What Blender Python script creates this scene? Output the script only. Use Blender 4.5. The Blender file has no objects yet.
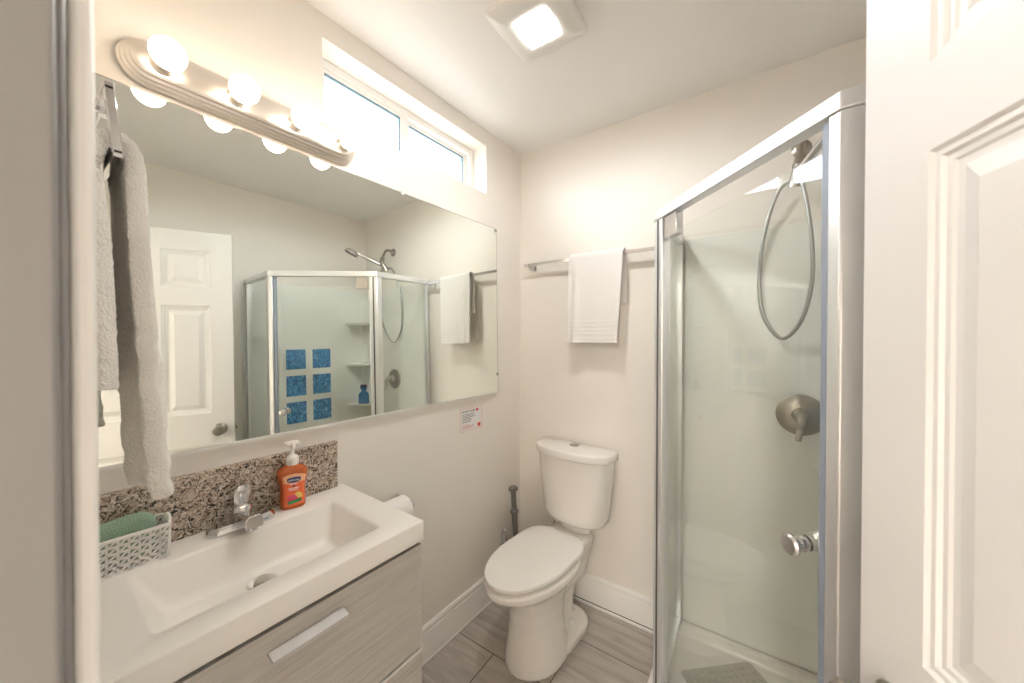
import bpy, bmesh, math, random
from mathutils import Vector, Matrix
random.seed(7)
C = bpy.context.scene.collection
SC = bpy.context.scene

# ------------------------------------------------------------------ camera
YAW, PITCH, ROLL = math.radians(34.512), math.radians(-0.538), math.radians(0.044)
CAM = Vector((1.22, 0.0, 1.396))
fw = Vector((-math.sin(YAW)*math.cos(PITCH), math.cos(YAW)*math.cos(PITCH), math.sin(PITCH)))
rt0 = Vector((math.cos(YAW), math.sin(YAW), 0)); up0 = rt0.cross(fw)
rt = math.cos(ROLL)*rt0 + math.sin(ROLL)*up0
up = -math.sin(ROLL)*rt0 + math.cos(ROLL)*up0
cd = bpy.data.cameras.new('camera'); cam = bpy.data.objects.new('camera', cd); C.objects.link(cam)
cam.matrix_world = Matrix(((rt.x, up.x, -fw.x, CAM.x), (rt.y, up.y, -fw.y, CAM.y), (rt.z, up.z, -fw.z, CAM.z), (0, 0, 0, 1)))
cd.sensor_width = 36.0; cd.lens = 358.3/1024*36; cd.clip_start = 0.01; cd.clip_end = 100
cd.dof.use_dof = True; cd.dof.focus_distance = 1.6; cd.dof.aperture_fstop = 4.2
SC.camera = cam

# ------------------------------------------------------------------ world, light, exposure
W = bpy.data.worlds.new('daylight'); SC.world = W; W.use_nodes = True
wt = W.node_tree; bg = wt.nodes['Background']; bg.inputs[1].default_value = 2.6
wc = wt.nodes.new('ShaderNodeTexCoord'); wsx = wt.nodes.new('ShaderNodeSeparateXYZ'); wr = wt.nodes.new('ShaderNodeValToRGB')
wt.links.new(wc.outputs['Generated'], wsx.inputs[0]); wt.links.new(wsx.outputs[2], wr.inputs[0]); wt.links.new(wr.outputs[0], bg.inputs[0])
wr.color_ramp.elements[0].position = 0.0; wr.color_ramp.elements[0].color = (0.20, 0.19, 0.18, 1)
wr.color_ramp.elements[1].position = 0.06; wr.color_ramp.elements[1].color = (0.86, 0.93, 1.0, 1)
BULB_STRENGTH = 1.7
PANEL_STRENGTH = 23.0
SC.view_settings.view_transform = 'Standard'; SC.view_settings.look = 'None'
SC.view_settings.exposure = 3.1; SC.view_settings.gamma = 1.0
SC.view_settings.use_curve_mapping = False
SC.cycles.use_denoising = True
SC.cycles.max_bounces = 16; SC.cycles.diffuse_bounces = 8; SC.cycles.glossy_bounces = 8
SC.cycles.transmission_bounces = 12; SC.cycles.transparent_max_bounces = 24
SC.cycles.sample_clamp_indirect = 6.0
SC.cycles.caustics_reflective = False; SC.cycles.caustics_refractive = False

hl = bpy.data.lights.new('hall_fill_light', 'AREA'); hl.shape = 'DISK'; hl.size = 0.5; hl.energy = 9.0; hl.color = (1.0, 0.95, 0.89)  # unseen fill light, added to brighten the room through the doorway
hlo = bpy.data.objects.new('hall_fill_light', hl); C.objects.link(hlo); hlo.location = (1.55, -2.3, 2.44)

# ------------------------------------------------------------------ room constants
PS = math.radians(-1.825)          # the mirror wall is a little out of square
D, H, XR = 1.781, 2.474, 1.775
M_ROOM = Matrix.Identity(4)
M_WALL = Matrix.Rotation(PS, 4, 'Z')            # x = out of the mirror wall, y = along it
TH = math.radians(0.794)
HINGE = Vector((1.600, 0.056, 0)); DU = Vector((-0.366, 0.931, 0)).normalized()
M_DOOR = Matrix.Translation(HINGE) @ Matrix(((DU.x, -DU.y, 0, 0), (DU.y, DU.x, 0, 0), (0, 0, 1, 0), (0, 0, 0, 1)))
A2, B2 = Vector((0.915, 1.36, 0)), Vector((1.345, 0.89, 0))
ST = (B2-A2).normalized(); SL = (B2-A2).length
M_SHOW = Matrix.Translation(A2) @ Matrix(((ST.x, -ST.y, 0, 0), (ST.y, ST.x, 0, 0), (0, 0, 1, 0), (0, 0, 0, 1)))

# ------------------------------------------------------------------ materials
def nodes(name):
    m = bpy.data.materials.new(name); m.use_nodes = True
    nt = m.node_tree; b = nt.nodes['Principled BSDF']
    return m, nt, b
def P(name, col, rough=0.5, metal=0.0, bump=0.0, bscale=200, var=0.0, vscale=6, coat=0.0, spec=None, sheen=0.0, subs=0.0):
    m, nt, b = nodes(name)
    b.inputs['Base Color'].default_value = (*col, 1); b.inputs['Roughness'].default_value = rough
    b.inputs['Metallic'].default_value = metal
    if coat: b.inputs['Coat Weight'].default_value = coat; b.inputs['Coat Roughness'].default_value = 0.05
    if spec is not None: b.inputs['Specular IOR Level'].default_value = spec
    if sheen: b.inputs['Sheen Weight'].default_value = sheen; b.inputs['Sheen Roughness'].default_value = 0.6
    tc = nt.nodes.new('ShaderNodeTexCoord')
    n = nt.nodes.new('ShaderNodeTexNoise'); n.inputs['Scale'].default_value = vscale; n.inputs['Detail'].default_value = 4
    nt.links.new(tc.outputs['Object'], n.inputs['Vector'])
    mx = nt.nodes.new('ShaderNodeMix'); mx.data_type = 'RGBA'
    v = max(var, 0.01)
    mx.inputs[6].default_value = (*[c*(1-v) for c in col], 1); mx.inputs[7].default_value = (*[min(1, c*(1+v)) for c in col], 1)
    nt.links.new(n.outputs[0], mx.inputs[0]); nt.links.new(mx.outputs[2], b.inputs['Base Color'])
    if bump:
        n2 = nt.nodes.new('ShaderNodeTexNoise'); n2.inputs['Scale'].default_value = bscale; n2.inputs['Detail'].default_value = 3
        nt.links.new(tc.outputs['Object'], n2.inputs['Vector'])
        bp = nt.nodes.new('ShaderNodeBump'); bp.inputs['Strength'].default_value = bump; bp.inputs['Distance'].default_value = 0.004
        nt.links.new(n2.outputs[0], bp.inputs['Height']); nt.links.new(bp.outputs[0], b.inputs['Normal'])
    return m
def emit(name, col, s):
    m, nt, b = nodes(name)
    b.inputs['Base Color'].default_value = (0.9, 0.9, 0.9, 1)
    b.inputs['Emission Color'].default_value = (*col, 1); b.inputs['Emission Strength'].default_value = s
    return m
def clear(name, tint, ior=1.5, rough=0.0):
    """thin clear sheet: tinted see-through with a fresnel reflection"""
    m, nt, b = nodes(name); nt.nodes.remove(b)
    out = nt.nodes['Material Output']
    tr = nt.nodes.new('ShaderNodeBsdfTransparent'); tr.inputs[0].default_value = (*tint, 1)
    gl = nt.nodes.new('ShaderNodeBsdfGlossy'); gl.inputs['Roughness'].default_value = rough
    geo = nt.nodes.new('ShaderNodeNewGeometry')
    mr = nt.nodes.new('ShaderNodeMapRange'); mr.inputs['To Min'].default_value = ior; mr.inputs['To Max'].default_value = 1/ior
    nt.links.new(geo.outputs['Backfacing'], mr.inputs['Value'])
    fr = nt.nodes.new('ShaderNodeFresnel'); nt.links.new(mr.outputs[0], fr.inputs['IOR'])
    mx = nt.nodes.new('ShaderNodeMixShader')
    nt.links.new(fr.outputs[0], mx.inputs[0]); nt.links.new(tr.outputs[0], mx.inputs[1]); nt.links.new(gl.outputs[0], mx.inputs[2])
    nt.links.new(mx.outputs[0], out.inputs[0])
    return m
MT = {}
MT['wall'] = P('cream_wall_paint', (0.86, 0.82, 0.765), 0.55, bump=0.05, bscale=60, var=0.015, vscale=3)
MT['ceiling'] = P('ceiling_paint', (0.91, 0.90, 0.885), 0.6, bump=0.04, bscale=80)
MT['trim'] = P('white_trim_paint', (0.86, 0.845, 0.82), 0.35, bump=0.02, bscale=40)
MT['door'] = P('white_door_paint', (0.80, 0.79, 0.78), 0.38, bump=0.03, bscale=50)
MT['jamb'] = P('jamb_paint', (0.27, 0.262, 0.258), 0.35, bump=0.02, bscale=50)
MT['porcelain'] = P('white_porcelain', (0.86, 0.83, 0.79), 0.12, coat=0.5)
MT['seat'] = P('toilet_seat_plastic', (0.88, 0.86, 0.83), 0.2)
MT['sink'] = P('white_cast_sink', (0.88, 0.85, 0.81), 0.32)
MT['chrome'] = P('chrome', (0.72, 0.72, 0.73), 0.08, 1.0)
MT['alu'] = P('bright_aluminium', (0.82, 0.83, 0.845), 0.30, 0.72)
MT['nickel'] = P('brushed_nickel', (0.42, 0.395, 0.36), 0.28, 1.0)
MT['hose'] = P('braided_hose', (0.42, 0.42, 0.41), 0.35, 0.8)
MT['pull'] = P('satin_pull', (0.62, 0.61, 0.60), 0.5, 0.5)
MT['strip'] = P('dark_reflection_stripe', (0.10, 0.10, 0.10), 0.45)  # colour of the dark reflection painted on the shower post
MT['satin'] = P('satin_nickel', (0.88, 0.83, 0.77), 0.32, 1.0)
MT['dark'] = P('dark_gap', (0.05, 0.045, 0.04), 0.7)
MT['seal'] = P('grey_blue_seal', (0.30, 0.345, 0.43), 0.4)
MT['gasket'] = P('window_gasket', (0.10, 0.20, 0.26), 0.5)
MT['towel'] = P('white_terry', (0.92, 0.90, 0.88), 0.95, bump=0.9, bscale=420, sheen=0.3)
MT['towel_cream'] = P('cream_terry', (0.92, 0.89, 0.84), 0.95, bump=1.0, bscale=300, sheen=0.3)
MT['green'] = P('green_terry', (0.27, 0.40, 0.29), 0.95, bump=1.0, bscale=350, var=0.25, vscale=60, sheen=0.2)
MT['white_plastic'] = P('white_plastic', (0.85, 0.84, 0.81), 0.3)
MT['paper'] = P('tissue_paper', (0.87, 0.86, 0.84), 0.9, bump=0.3, bscale=150)
MT['grey_plastic'] = P('grey_plastic', (0.17, 0.165, 0.155), 0.4)
MT['surround'] = P('acrylic_surround', (0.88, 0.88, 0.85), 0.22)
MT['mat'] = P('grey_vinyl_mat', (0.50, 0.48, 0.44), 0.35)
MT['bulb'] = emit('bulb_glow', (1.0, 0.80, 0.58), BULB_STRENGTH)
MT['panel'] = emit('light_panel_glow', (1.0, 0.98, 0.95), PANEL_STRENGTH)
MT['shower_glass'] = clear('shower_glass', (0.976, 0.990, 0.977))
MT['window_glass'] = clear('window_glass', (0.97, 0.98, 0.98))
MT['clip'] = clear('clear_clip', (0.9, 0.9, 0.9))
MT['ink'] = P('black_ink', (0.03, 0.03, 0.03), 0.6)
MT['pink_border'] = P('pink_border', (0.80, 0.30, 0.30), 0.5)
MT['red'] = P('red_ink', (0.62, 0.03, 0.04), 0.5)
MT['sticker'] = P('sticker_paper', (0.85, 0.83, 0.83), 0.5)
MT['navy'] = P('navy_print', (0.02, 0.03, 0.16), 0.35)
MT['white_ink'] = P('white_print', (0.9, 0.88, 0.86), 0.4)
MT['label_orange'] = P('orange_label', (0.90, 0.175, 0.06), 0.35)
MT['label_peach'] = P('peach_label', (0.92, 0.52, 0.28), 0.35)
MT['yellow'] = P('yellow_print', (0.88, 0.60, 0.15), 0.4)
MT['pink'] = P('pink_print', (0.78, 0.10, 0.18), 0.4)
MT['green_ink'] = P('green_print', (0.03, 0.30, 0.10), 0.4)
MT['pump'] = P('pump_plastic', (0.86, 0.82, 0.77), 0.3)
MT['blue_cap'] = P('navy_cap', (0.03, 0.04, 0.09), 0.35)
def mirror_mat():
    m, nt, b = nodes('mirror_silver'); b.inputs['Base Color'].default_value = (0.90, 0.935, 0.885, 1)
    b.inputs['Metallic'].default_value = 1; b.inputs['Roughness'].default_value = 0.0
    return m
MT['mirror'] = mirror_mat()
def gel(name, col, tw=0.5):
    m, nt, b = nodes(name); b.inputs['Base Color'].default_value = (*col, 1); b.inputs['Roughness'].default_value = 0.08
    b.inputs['Transmission Weight'].default_value = tw; b.inputs['IOR'].default_value = 1.35
    return m
MT['orange_gel'] = gel('orange_soap', (0.96, 0.24, 0.08), 0.45)
MT['blue_gel'] = gel('blue_gel', (0.04, 0.28, 0.64), 0.3)
def ramp(nt, stops, interp='LINEAR'):
    r = nt.nodes.new('ShaderNodeValToRGB'); r.color_ramp.interpolation = interp
    while len(r.color_ramp.elements) < len(stops): r.color_ramp.elements.new(0.5)
    for e, (p, c) in zip(r.color_ramp.elements, stops): e.position = p; e.color = (*c, 1)
    return r
def granite():
    m, nt, b = nodes('speckled_granite'); tc = nt.nodes.new('ShaderNodeTexCoord')
    v = nt.nodes.new('ShaderNodeTexVoronoi'); v.inputs['Scale'].default_value = 215
    n = nt.nodes.new('ShaderNodeTexNoise'); n.inputs['Scale'].default_value = 90; n.inputs['Detail'].default_value = 2
    wn = nt.nodes.new('ShaderNodeMix'); wn.data_type = 'RGBA'; wn.inputs[0].default_value = 0.03
    nt.links.new(tc.outputs['Object'], wn.inputs[6]); nt.links.new(n.outputs['Color'], wn.inputs[7])
    nt.links.new(wn.outputs[2], v.inputs['Vector']); nt.links.new(tc.outputs['Object'], n.inputs['Vector'])
    sp = nt.nodes.new('ShaderNodeSeparateColor'); nt.links.new(v.outputs['Color'], sp.inputs[0])
    r = ramp(nt, [(0.0, (0.04, 0.036, 0.033)), (0.16, (0.16, 0.125, 0.10)), (0.29, (0.40, 0.32, 0.25)), (0.58, (0.56, 0.45, 0.36)), (0.84, (0.68, 0.61, 0.54))], 'CONSTANT')
    nt.links.new(sp.outputs[0], r.inputs[0]); nt.links.new(r.outputs[0], b.inputs['Base Color'])
    b.inputs['Roughness'].default_value = 0.15
    return m
MT['granite'] = granite()
def laminate():
    m, nt, b = nodes('grey_streaked_laminate'); tc = nt.nodes.new('ShaderNodeTexCoord')
    mp = nt.nodes.new('ShaderNodeMapping'); mp.inputs['Scale'].default_value = (6, 4.0, 230)
    n = nt.nodes.new('ShaderNodeTexNoise'); n.inputs['Scale'].default_value = 1.3; n.inputs['Detail'].default_value = 5; n.inputs['Roughness'].default_value = 0.65
    nt.links.new(tc.outputs['Object'], mp.inputs[0]); nt.links.new(mp.outputs[0], n.inputs['Vector'])
    r = ramp(nt, [(0.30, (0.43, 0.40, 0.37)), (0.5, (0.55, 0.52, 0.485)), (0.72, (0.63, 0.60, 0.565))])
    nt.links.new(n.outputs[0], r.inputs[0]); nt.links.new(r.outputs[0], b.inputs['Base Color'])
    b.inputs['Roughness'].default_value = 0.45
    return m
MT['laminate'] = laminate()
def floor_tile():
    m, nt, b = nodes('grey_wood_look_tile'); tc = nt.nodes.new('ShaderNodeTexCoord')
    mp = nt.nodes.new('ShaderNodeMapping'); mp.inputs['Location'].default_value = (0.61-0.265, 0.5725-0.105, 0)
    nt.links.new(tc.outputs['Object'], mp.inputs[0])
    br = nt.nodes.new('ShaderNodeTexBrick'); br.inputs['Scale'].default_value = 1.0
    br.inputs['Brick Width'].default_value = 0.61; br.inputs['Row Height'].default_value = 0.286
    br.inputs['Mortar Size'].default_value = 0.0022; br.inputs['Mortar Smooth'].default_value = 0.1
    br.offset = 0.56; br.offset_frequency = 2
    br.inputs['Color1'].default_value = (0, 0, 0, 1); br.inputs['Color2'].default_value = (1, 1, 1, 1); br.inputs['Mortar'].default_value = (0.5, 0.5, 0.5, 1)
    nt.links.new(mp.outputs[0], br.inputs['Vector'])
    ad = nt.nodes.new('ShaderNodeVectorMath'); ad.operation = 'MULTIPLY_ADD'
    ad.inputs[1].default_value = (3.1, 5.7, 1); nt.links.new(br.outputs['Color'], ad.inputs[0]); nt.links.new(tc.outputs['Object'], ad.inputs[2])
    m2 = nt.nodes.new('ShaderNodeMapping'); m2.inputs['Scale'].default_value = (2.2, 22, 1); nt.links.new(ad.outputs[0], m2.inputs[0])
    n = nt.nodes.new('ShaderNodeTexNoise'); n.inputs['Scale'].default_value = 1.4; n.inputs['Detail'].default_value = 6; n.inputs['Distortion'].default_value = 0.6
    nt.links.new(m2.outputs[0], n.inputs['Vector'])
    r = ramp(nt, [(0.28, (0.32, 0.285, 0.255)), (0.5, (0.43, 0.39, 0.355)), (0.75, (0.53, 0.49, 0.455))])
    nt.links.new(n.outputs[0], r.inputs[0])
    mx = nt.nodes.new('ShaderNodeMix'); mx.data_type = 'RGBA'; mx.inputs[7].default_value = (0.09, 0.065, 0.05, 1)
    nt.links.new(br.outputs['Fac'], mx.inputs[0]); nt.links.new(r.outputs[0], mx.inputs[6]); nt.links.new(mx.outputs[2], b.inputs['Base Color'])
    b.inputs['Roughness'].default_value = 0.4
    bp = nt.nodes.new('ShaderNodeBump'); bp.inputs['Strength'].default_value = 0.5; bp.inputs['Distance'].default_value = 0.002; bp.invert = True
    nt.links.new(br.outputs['Fac'], bp.inputs['Height']); nt.links.new(bp.outputs[0], b.inputs['Normal'])
    return m
MT['floor'] = floor_tile()
def blue_block():
    m, nt, b = nodes('blue_rippled_glass'); tc = nt.nodes.new('ShaderNodeTexCoord')
    n = nt.nodes.new('ShaderNodeTexNoise'); n.inputs['Scale'].default_value = 55; n.inputs['Detail'].default_value = 3; n.inputs['Distortion'].default_value = 1.2
    nt.links.new(tc.outputs['Object'], n.inputs['Vector'])
    r = ramp(nt, [(0.36, (0.006, 0.10, 0.33)), (0.48, (0.015, 0.20, 0.52)), (0.60, (0.07, 0.40, 0.72)), (0.7, (0.30, 0.62, 0.85))])
    nt.links.new(n.outputs[0], r.inputs[0]); nt.links.new(r.outputs[0], b.inputs['Base Color'])
    b.inputs['Roughness'].default_value = 0.1
    bp = nt.nodes.new('ShaderNodeBump'); bp.inputs['Strength'].default_value = 0.6; bp.inputs['Distance'].default_value = 0.01
    nt.links.new(n.outputs[0], bp.inputs['Height']); nt.links.new(bp.outputs[0], b.inputs['Normal'])
    return m
MT['blue'] = blue_block()

# ------------------------------------------------------------------ builders
class Frame:
    """where a thing stands: frame matrix and base point given in that frame"""
    def __init__(s, m, org): s.m = m; s.org = Vector(org); s.mat = m @ Matrix.Translation(s.org)
def thing(name, label, cat, m, org, group=None):
    o = bpy.data.objects.new(name, None); C.objects.link(o)
    o.empty_display_size = 0.05
    fr = Frame(m, org); o.matrix_world = fr.mat
    o['label'] = label; o['category'] = cat
    if group: o['group'] = group
    return o, fr
class MB:
    def __init__(s): s.bm = bmesh.new()
    def _new(s, verts, M=None):
        vs = [s.bm.verts.new(M @ Vector(v) if M else v) for v in verts]; return vs
    def face(s, vs):
        try: return s.bm.faces.new(vs)
        except ValueError: return None
    def box(s, a, b, M=None):
        x0, y0, z0 = a; x1, y1, z1 = b
        v = s._new([(x0,y0,z0),(x1,y0,z0),(x1,y1,z0),(x0,y1,z0),(x0,y0,z1),(x1,y0,z1),(x1,y1,z1),(x0,y1,z1)], M)
        for f in ((0,3,2,1),(4,5,6,7),(0,1,5,4),(1,2,6,5),(2,3,7,6),(3,0,4,7)): s.face([v[i] for i in f])
        return s
    def loft(s, rings, caps=True, closed=True):
        R = [s._new(r) for r in rings]; n = len(R[0])
        for a, b in zip(R, R[1:]):
            for i in range(n if closed else n-1):
                j = (i+1) % n; s.face([a[i], a[j], b[j], b[i]])
        if caps: s.face(R[0][::-1]); s.face(R[-1])
        return s
    def prism(s, poly, z0, z1, M=None):
        r0 = [(x, y, z0) for x, y in poly]; r1 = [(x, y, z1) for x, y in poly]
        if M: r0 = [M @ Vector(v) for v in r0]; r1 = [M @ Vector(v) for v in r1]
        return s.loft([r0, r1])
    def tube(s, pts, r, seg=12, caps=True, radii=None):
        pts = [Vector(p) for p in pts]; rings = []
        prev = None
        for i, p in enumerate(pts):
            t = (pts[min(i+1, len(pts)-1)] - pts[max(i-1, 0)]).normalized()
            if prev is None:
                a = Vector((0, 0, 1)) if abs(t.z) < 0.9 else Vector((1, 0, 0)); nrm = t.cross(a).normalized()
            else:
                nrm = (prev - t*prev.dot(t)).normalized()
            prev = nrm; bn = t.cross(nrm); rr = radii[i] if radii else r
            rings.append([p + rr*(math.cos(2*math.pi*k/seg)*nrm + math.sin(2*math.pi*k/seg)*bn) for k in range(seg)])
        return s.loft(rings, caps)
    def lathe(s, prof, base, axis=(0, 0, 1), seg=32):
        """prof = [(radius, height)] turned about an axis through base"""
        ax = Vector(axis).normalized(); a = Vector((0, 0, 1)) if abs(ax.z) < 0.9 else Vector((1, 0, 0))
        u = ax.cross(a).normalized(); v = ax.cross(u); b = Vector(base)
        rings = [[b + ax*h + max(r, 1e-4)*(math.cos(2*math.pi*k/seg)*u + math.sin(2*math.pi*k/seg)*v) for k in range(seg)] for r, h in prof]
        return s.loft(rings)
    def sphere(s, c, r, seg=24, sc=(1, 1, 1)):
        bmesh.ops.create_uvsphere(s.bm, u_segments=seg, v_segments=seg//2, radius=r, matrix=Matrix.Translation(c) @ Matrix.Diagonal((*sc, 1)))
        return s
    def add(s, name, mat, parent=None, fr=None, bevel=0.0, bseg=2, sharp=35, smooth=True, subsurf=0, remesh=0, kind=None, label=None):
        bm = s.bm; bmesh.ops.recalc_face_normals(bm, faces=bm.faces[:])
        if fr is not None:
            for v in bm.verts: v.co -= fr.org
        me = bpy.data.meshes.new(name); bm.to_mesh(me); bm.free()
        o = bpy.data.objects.new(name, me); C.objects.link(o)
        me.materials.append(MT[mat] if isinstance(mat, str) else mat)
        if smooth:
            me.shade_smooth()
            if not remesh: me.set_sharp_from_angle(angle=math.radians(sharp))
        if bevel:
            b = o.modifiers.new('b', 'BEVEL'); b.width = bevel; b.segments = bseg; b.limit_method = 'ANGLE'; b.angle_limit = math.radians(40); b.harden_normals = False
        if remesh:
            r = o.modifiers.new('r', 'REMESH'); r.mode = 'VOXEL'; r.voxel_size = remesh; r.use_smooth_shade = True
            sm = o.modifiers.new('s', 'SMOOTH'); sm.factor = 0.5; sm.iterations = 8
        if subsurf:
            ss = o.modifiers.new('ss', 'SUBSURF'); ss.levels = subsurf; ss.render_levels = subsurf
        if parent is not None: o.parent = parent
        elif fr is not None: o.matrix_world = fr.mat
        if kind: o['kind'] = kind
        if label: o['label'] = label
        return o
def tag(o, label, cat, group=None):
    o['label'] = label; o['category'] = cat
    if group: o['group'] = group
    return o
def spline(pts, n=8):
    pts = [Vector(p) for p in pts]; out = []
    for i in range(len(pts)-1):
        p0, p1, p2, p3 = pts[max(i-1, 0)], pts[i], pts[i+1], pts[min(i+2, len(pts)-1)]
        for k in range(n):
            t = k/n
            out.append(0.5*((2*p1) + (p2-p0)*t + (2*p0-5*p1+4*p2-p3)*t*t + (3*p1-p0-3*p2+p3)*t**3))
    out.append(pts[-1]); return out
def rrect(x0, y0, x1, y1, r, n=6):
    out = []
    for cx, cy, a in ((x1-r, y1-r, 0), (x0+r, y1-r, 90), (x0+r, y0+r, 180), (x1-r, y0+r, 270)):
        for k in range(n+1):
            t = math.radians(a + 90*k/n); out.append((cx + r*math.cos(t), cy + r*math.sin(t)))
    return out
def lettering(text, size, mat, parent, M, name='lettering', depth=0.0003):
    cu = bpy.data.curves.new(name, 'FONT'); cu.body = text; cu.size = size; cu.extrude = depth; cu.align_x = 'CENTER'; cu.align_y = 'CENTER'
    t = bpy.data.objects.new(name, cu); C.objects.link(t)
    me = bpy.data.meshes.new_from_object(t.evaluated_get(bpy.context.evaluated_depsgraph_get()))
    bpy.data.objects.remove(t); bpy.data.curves.remove(cu)
    me.transform(M); me.materials.clear(); me.materials.append(MT[mat])
    o = bpy.data.objects.new(name, me); C.objects.link(o); o.parent = parent
    return o
def struct(o, label, cat):
    o['kind'] = 'structure'; o['label'] = label; o['category'] = cat; return o
FR0 = Frame(M_ROOM, (0, 0, 0)); FRW = Frame(M_WALL, (0, 0, 0))

# ================================================================== THE SETTING
struct(MB().box((-0.3, -3.2, -0.06), (2.2, 2.0, 0)).add('floor', 'floor', fr=FR0), 'grey wood-look floor tiles with dark grout lines', 'floor')
struct(MB().box((-0.3, -3.2, H), (2.2, 2.0, H+0.08)).add('ceiling', 'ceiling', fr=FR0), 'white painted ceiling above the whole bathroom', 'ceiling')
WS0, WS1, WZ0, WZ1 = 0.631, 1.469, 2.147, 2.396
m = MB(); T = -0.15
m.box((T, -0.12, 0), (0, WS0, H)); m.box((T, WS1, 0), (0, 1.86, H)); m.box((T, WS0, 0), (0, WS1, WZ0)); m.box((T, WS0, WZ1), (0, WS1, H))
struct(m.add('wall_left', 'wall', fr=FRW, smooth=False), 'cream wall that carries the big mirror and the high window', 'wall')
struct(MB().box((-0.1, D, 0), (1.95, D+0.1, H)).add('wall_back', 'wall', fr=FR0), 'cream wall behind the toilet and towel bar', 'wall')
struct(MB().box((XR, -0.11, 0), (XR+0.1, D+0.05, H)).add('wall_right', 'wall', fr=FR0), 'cream wall on the shower side, seen in the mirror', 'wall')
JL, JR, WY0, WY1, DH = 0.880, 1.612, -0.09, 0.027, 2.045
m = MB(); m.box((-0.1, WY0, 0), (JL-0.015, WY1, H)); m.box((JR+0.015, WY0, 0), (1.95, WY1, H)); m.box((JL-0.015, WY0, DH+0.015), (JR+0.015, WY1, H))
ADDED_HALL_WALLS = [((-0.2, -3.2, 0), (2.1, -3.1, H)), ((-0.3, -3.2, 0), (-0.2, WY0, H)), ((2.1, -3.2, 0), (2.2, WY0, H))]  # unseen hall walls, added to keep world light out of the doorway
for a, b in ADDED_HALL_WALLS: m.box(a, b)
struct(m.add('wall_front', 'wall', fr=FR0, smooth=False), 'cream wall around the doorway the room is seen through', 'wall')
# left door jamb with stop and casing
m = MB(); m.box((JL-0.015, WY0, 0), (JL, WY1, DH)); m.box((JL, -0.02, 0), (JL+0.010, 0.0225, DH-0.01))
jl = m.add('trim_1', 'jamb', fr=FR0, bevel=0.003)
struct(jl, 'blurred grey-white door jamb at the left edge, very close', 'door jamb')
MB().box((JL-0.072, WY1, 0), (JL-0.004, 0.0385, DH+0.06)).add('casing', 'trim', parent=jl, bevel=0.004)
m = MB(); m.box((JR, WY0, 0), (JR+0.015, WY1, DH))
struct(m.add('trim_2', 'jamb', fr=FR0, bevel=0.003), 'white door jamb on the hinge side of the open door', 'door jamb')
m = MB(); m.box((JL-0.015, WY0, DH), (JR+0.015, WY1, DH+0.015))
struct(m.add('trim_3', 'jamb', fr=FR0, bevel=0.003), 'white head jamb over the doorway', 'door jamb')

def baseboard(name, M, a0, a1, label, flip):
    """profile swept along the wall; local x along, y out of the wall"""
    prof = [(0, 0), (0.015, 0), (0.015, 0.108), (0.013, 0.114), (0.013, 0.120), (0.0105, 0.124), (0.0105, 0.140), (0.006, 0.150), (0, 0.152)]
    m = MB(); m.loft([[(p, a0, z) for p, z in prof], [(p, a1, z) for p, z in prof]])
    o = m.add(name, 'trim', fr=Frame(M, (0, 0, 0)), sharp=20); struct(o, label, 'baseboard'); return o
bl = baseboard('baseboard_left', M_WALL, 0.70, 1.72, 'moulded white baseboard under the mirror wall beside the vanity', False)
MB().box((0.014, 0.70, 0.0), (0.0185, 1.72, 0.004)).add('caulk_line', 'white_plastic', parent=bl, smooth=False)
M_BACK = Matrix.Translation((0, D, 0)) @ Matrix.Rotation(-math.pi/2, 4, 'Z')   # x = out of the back wall (-y), y = +x
bb = baseboard('baseboard_back', M_BACK, 0.06, 0.882, 'moulded white baseboard behind the toilet with a dark gap beneath', False)
MB().box((0.0, 0.06, 0.0), (0.024, 0.882, 0.013)).add('shoe_strip', 'trim', parent=bb, bevel=0.003)
MB().box((0.014, 0.30, 0.0135), (0.0172, 0.882, 0.0165)).add('gap_line', 'dark', parent=bb, smooth=False)

# ---- high window
wo = bpy.data.objects.new('window_1', None); C.objects.link(wo); wfr = Frame(M_WALL, (-0.09, 1.05, WZ0)); wo.matrix_world = wfr.mat
struct(wo, 'long high white sliding window above the mirror, bright daylight outside', 'window')
m = MB(); F0, F1 = -0.135, -0.09
m.box((F0, WS0, WZ0), (F1, WS0+0.03, WZ1)); m.box((F0, WS1-0.03, WZ0), (F1, WS1, WZ1))
m.box((F0, WS0+0.03, WZ1-0.028), (F1, WS1-0.03, WZ1)); m.box((F0, WS0+0.03, WZ0), (F1, WS1-0.03, WZ0+0.008))
m.add('frame', 'white_plastic', wo, wfr, bevel=0.002)
def sash(s0, s1, o0, o1, wl, wr):
    m = MB(); z0, z1 = WZ0+0.008, WZ1-0.028
    m.box((o0, s0, z0), (o1, s0+wl, z1)); m.box((o0, s1-wr, z0), (o1, s1, z1)); m.box((o0, s0+wl, z1-0.014), (o1, s1-wr, z1)); m.box((o0, s0+wl, z0), (o1, s1-wr, z0+0.012))
    so = m.add('sash', 'white_plastic', wo, wfr, bevel=0.002)
    a0, a1, b0, b1 = s0+wl, s1-wr, z0+0.012, z1-0.014; oc = (o0+o1)/2
    MB().box((oc-0.002, a0, b0), (oc+0.002, a1, b1)).add('pane', 'window_glass', so, smooth=False)
    for ob in (bpy.data.objects[so.children[0].name] if so.children else None,):
        if ob:
            for v in ob.data.vertices: v.co -= wfr.org
    m = MB(); g = 0.004
    m.box((o0+0.004, a0, b1-g), (o1-0.004, a1, b1)); m.box((o0+0.004, a1-g, b0), (o1-0.004, a1, b1-g)); m.box((o0+0.004, a0, b0), (o1-0.004, a0+g*0.5, b1-g)); m.box((o0+0.004, a0, b0), (o1-0.004, a1, b0+g*0.5))
    gk = m.add('gasket', 'gasket', so, smooth=False)
    for v in gk.data.vertices: v.co -= wfr.org
    return so
sash(WS0+0.03, 1.050, -0.116, -0.096, 0.024, 0.040)
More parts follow.
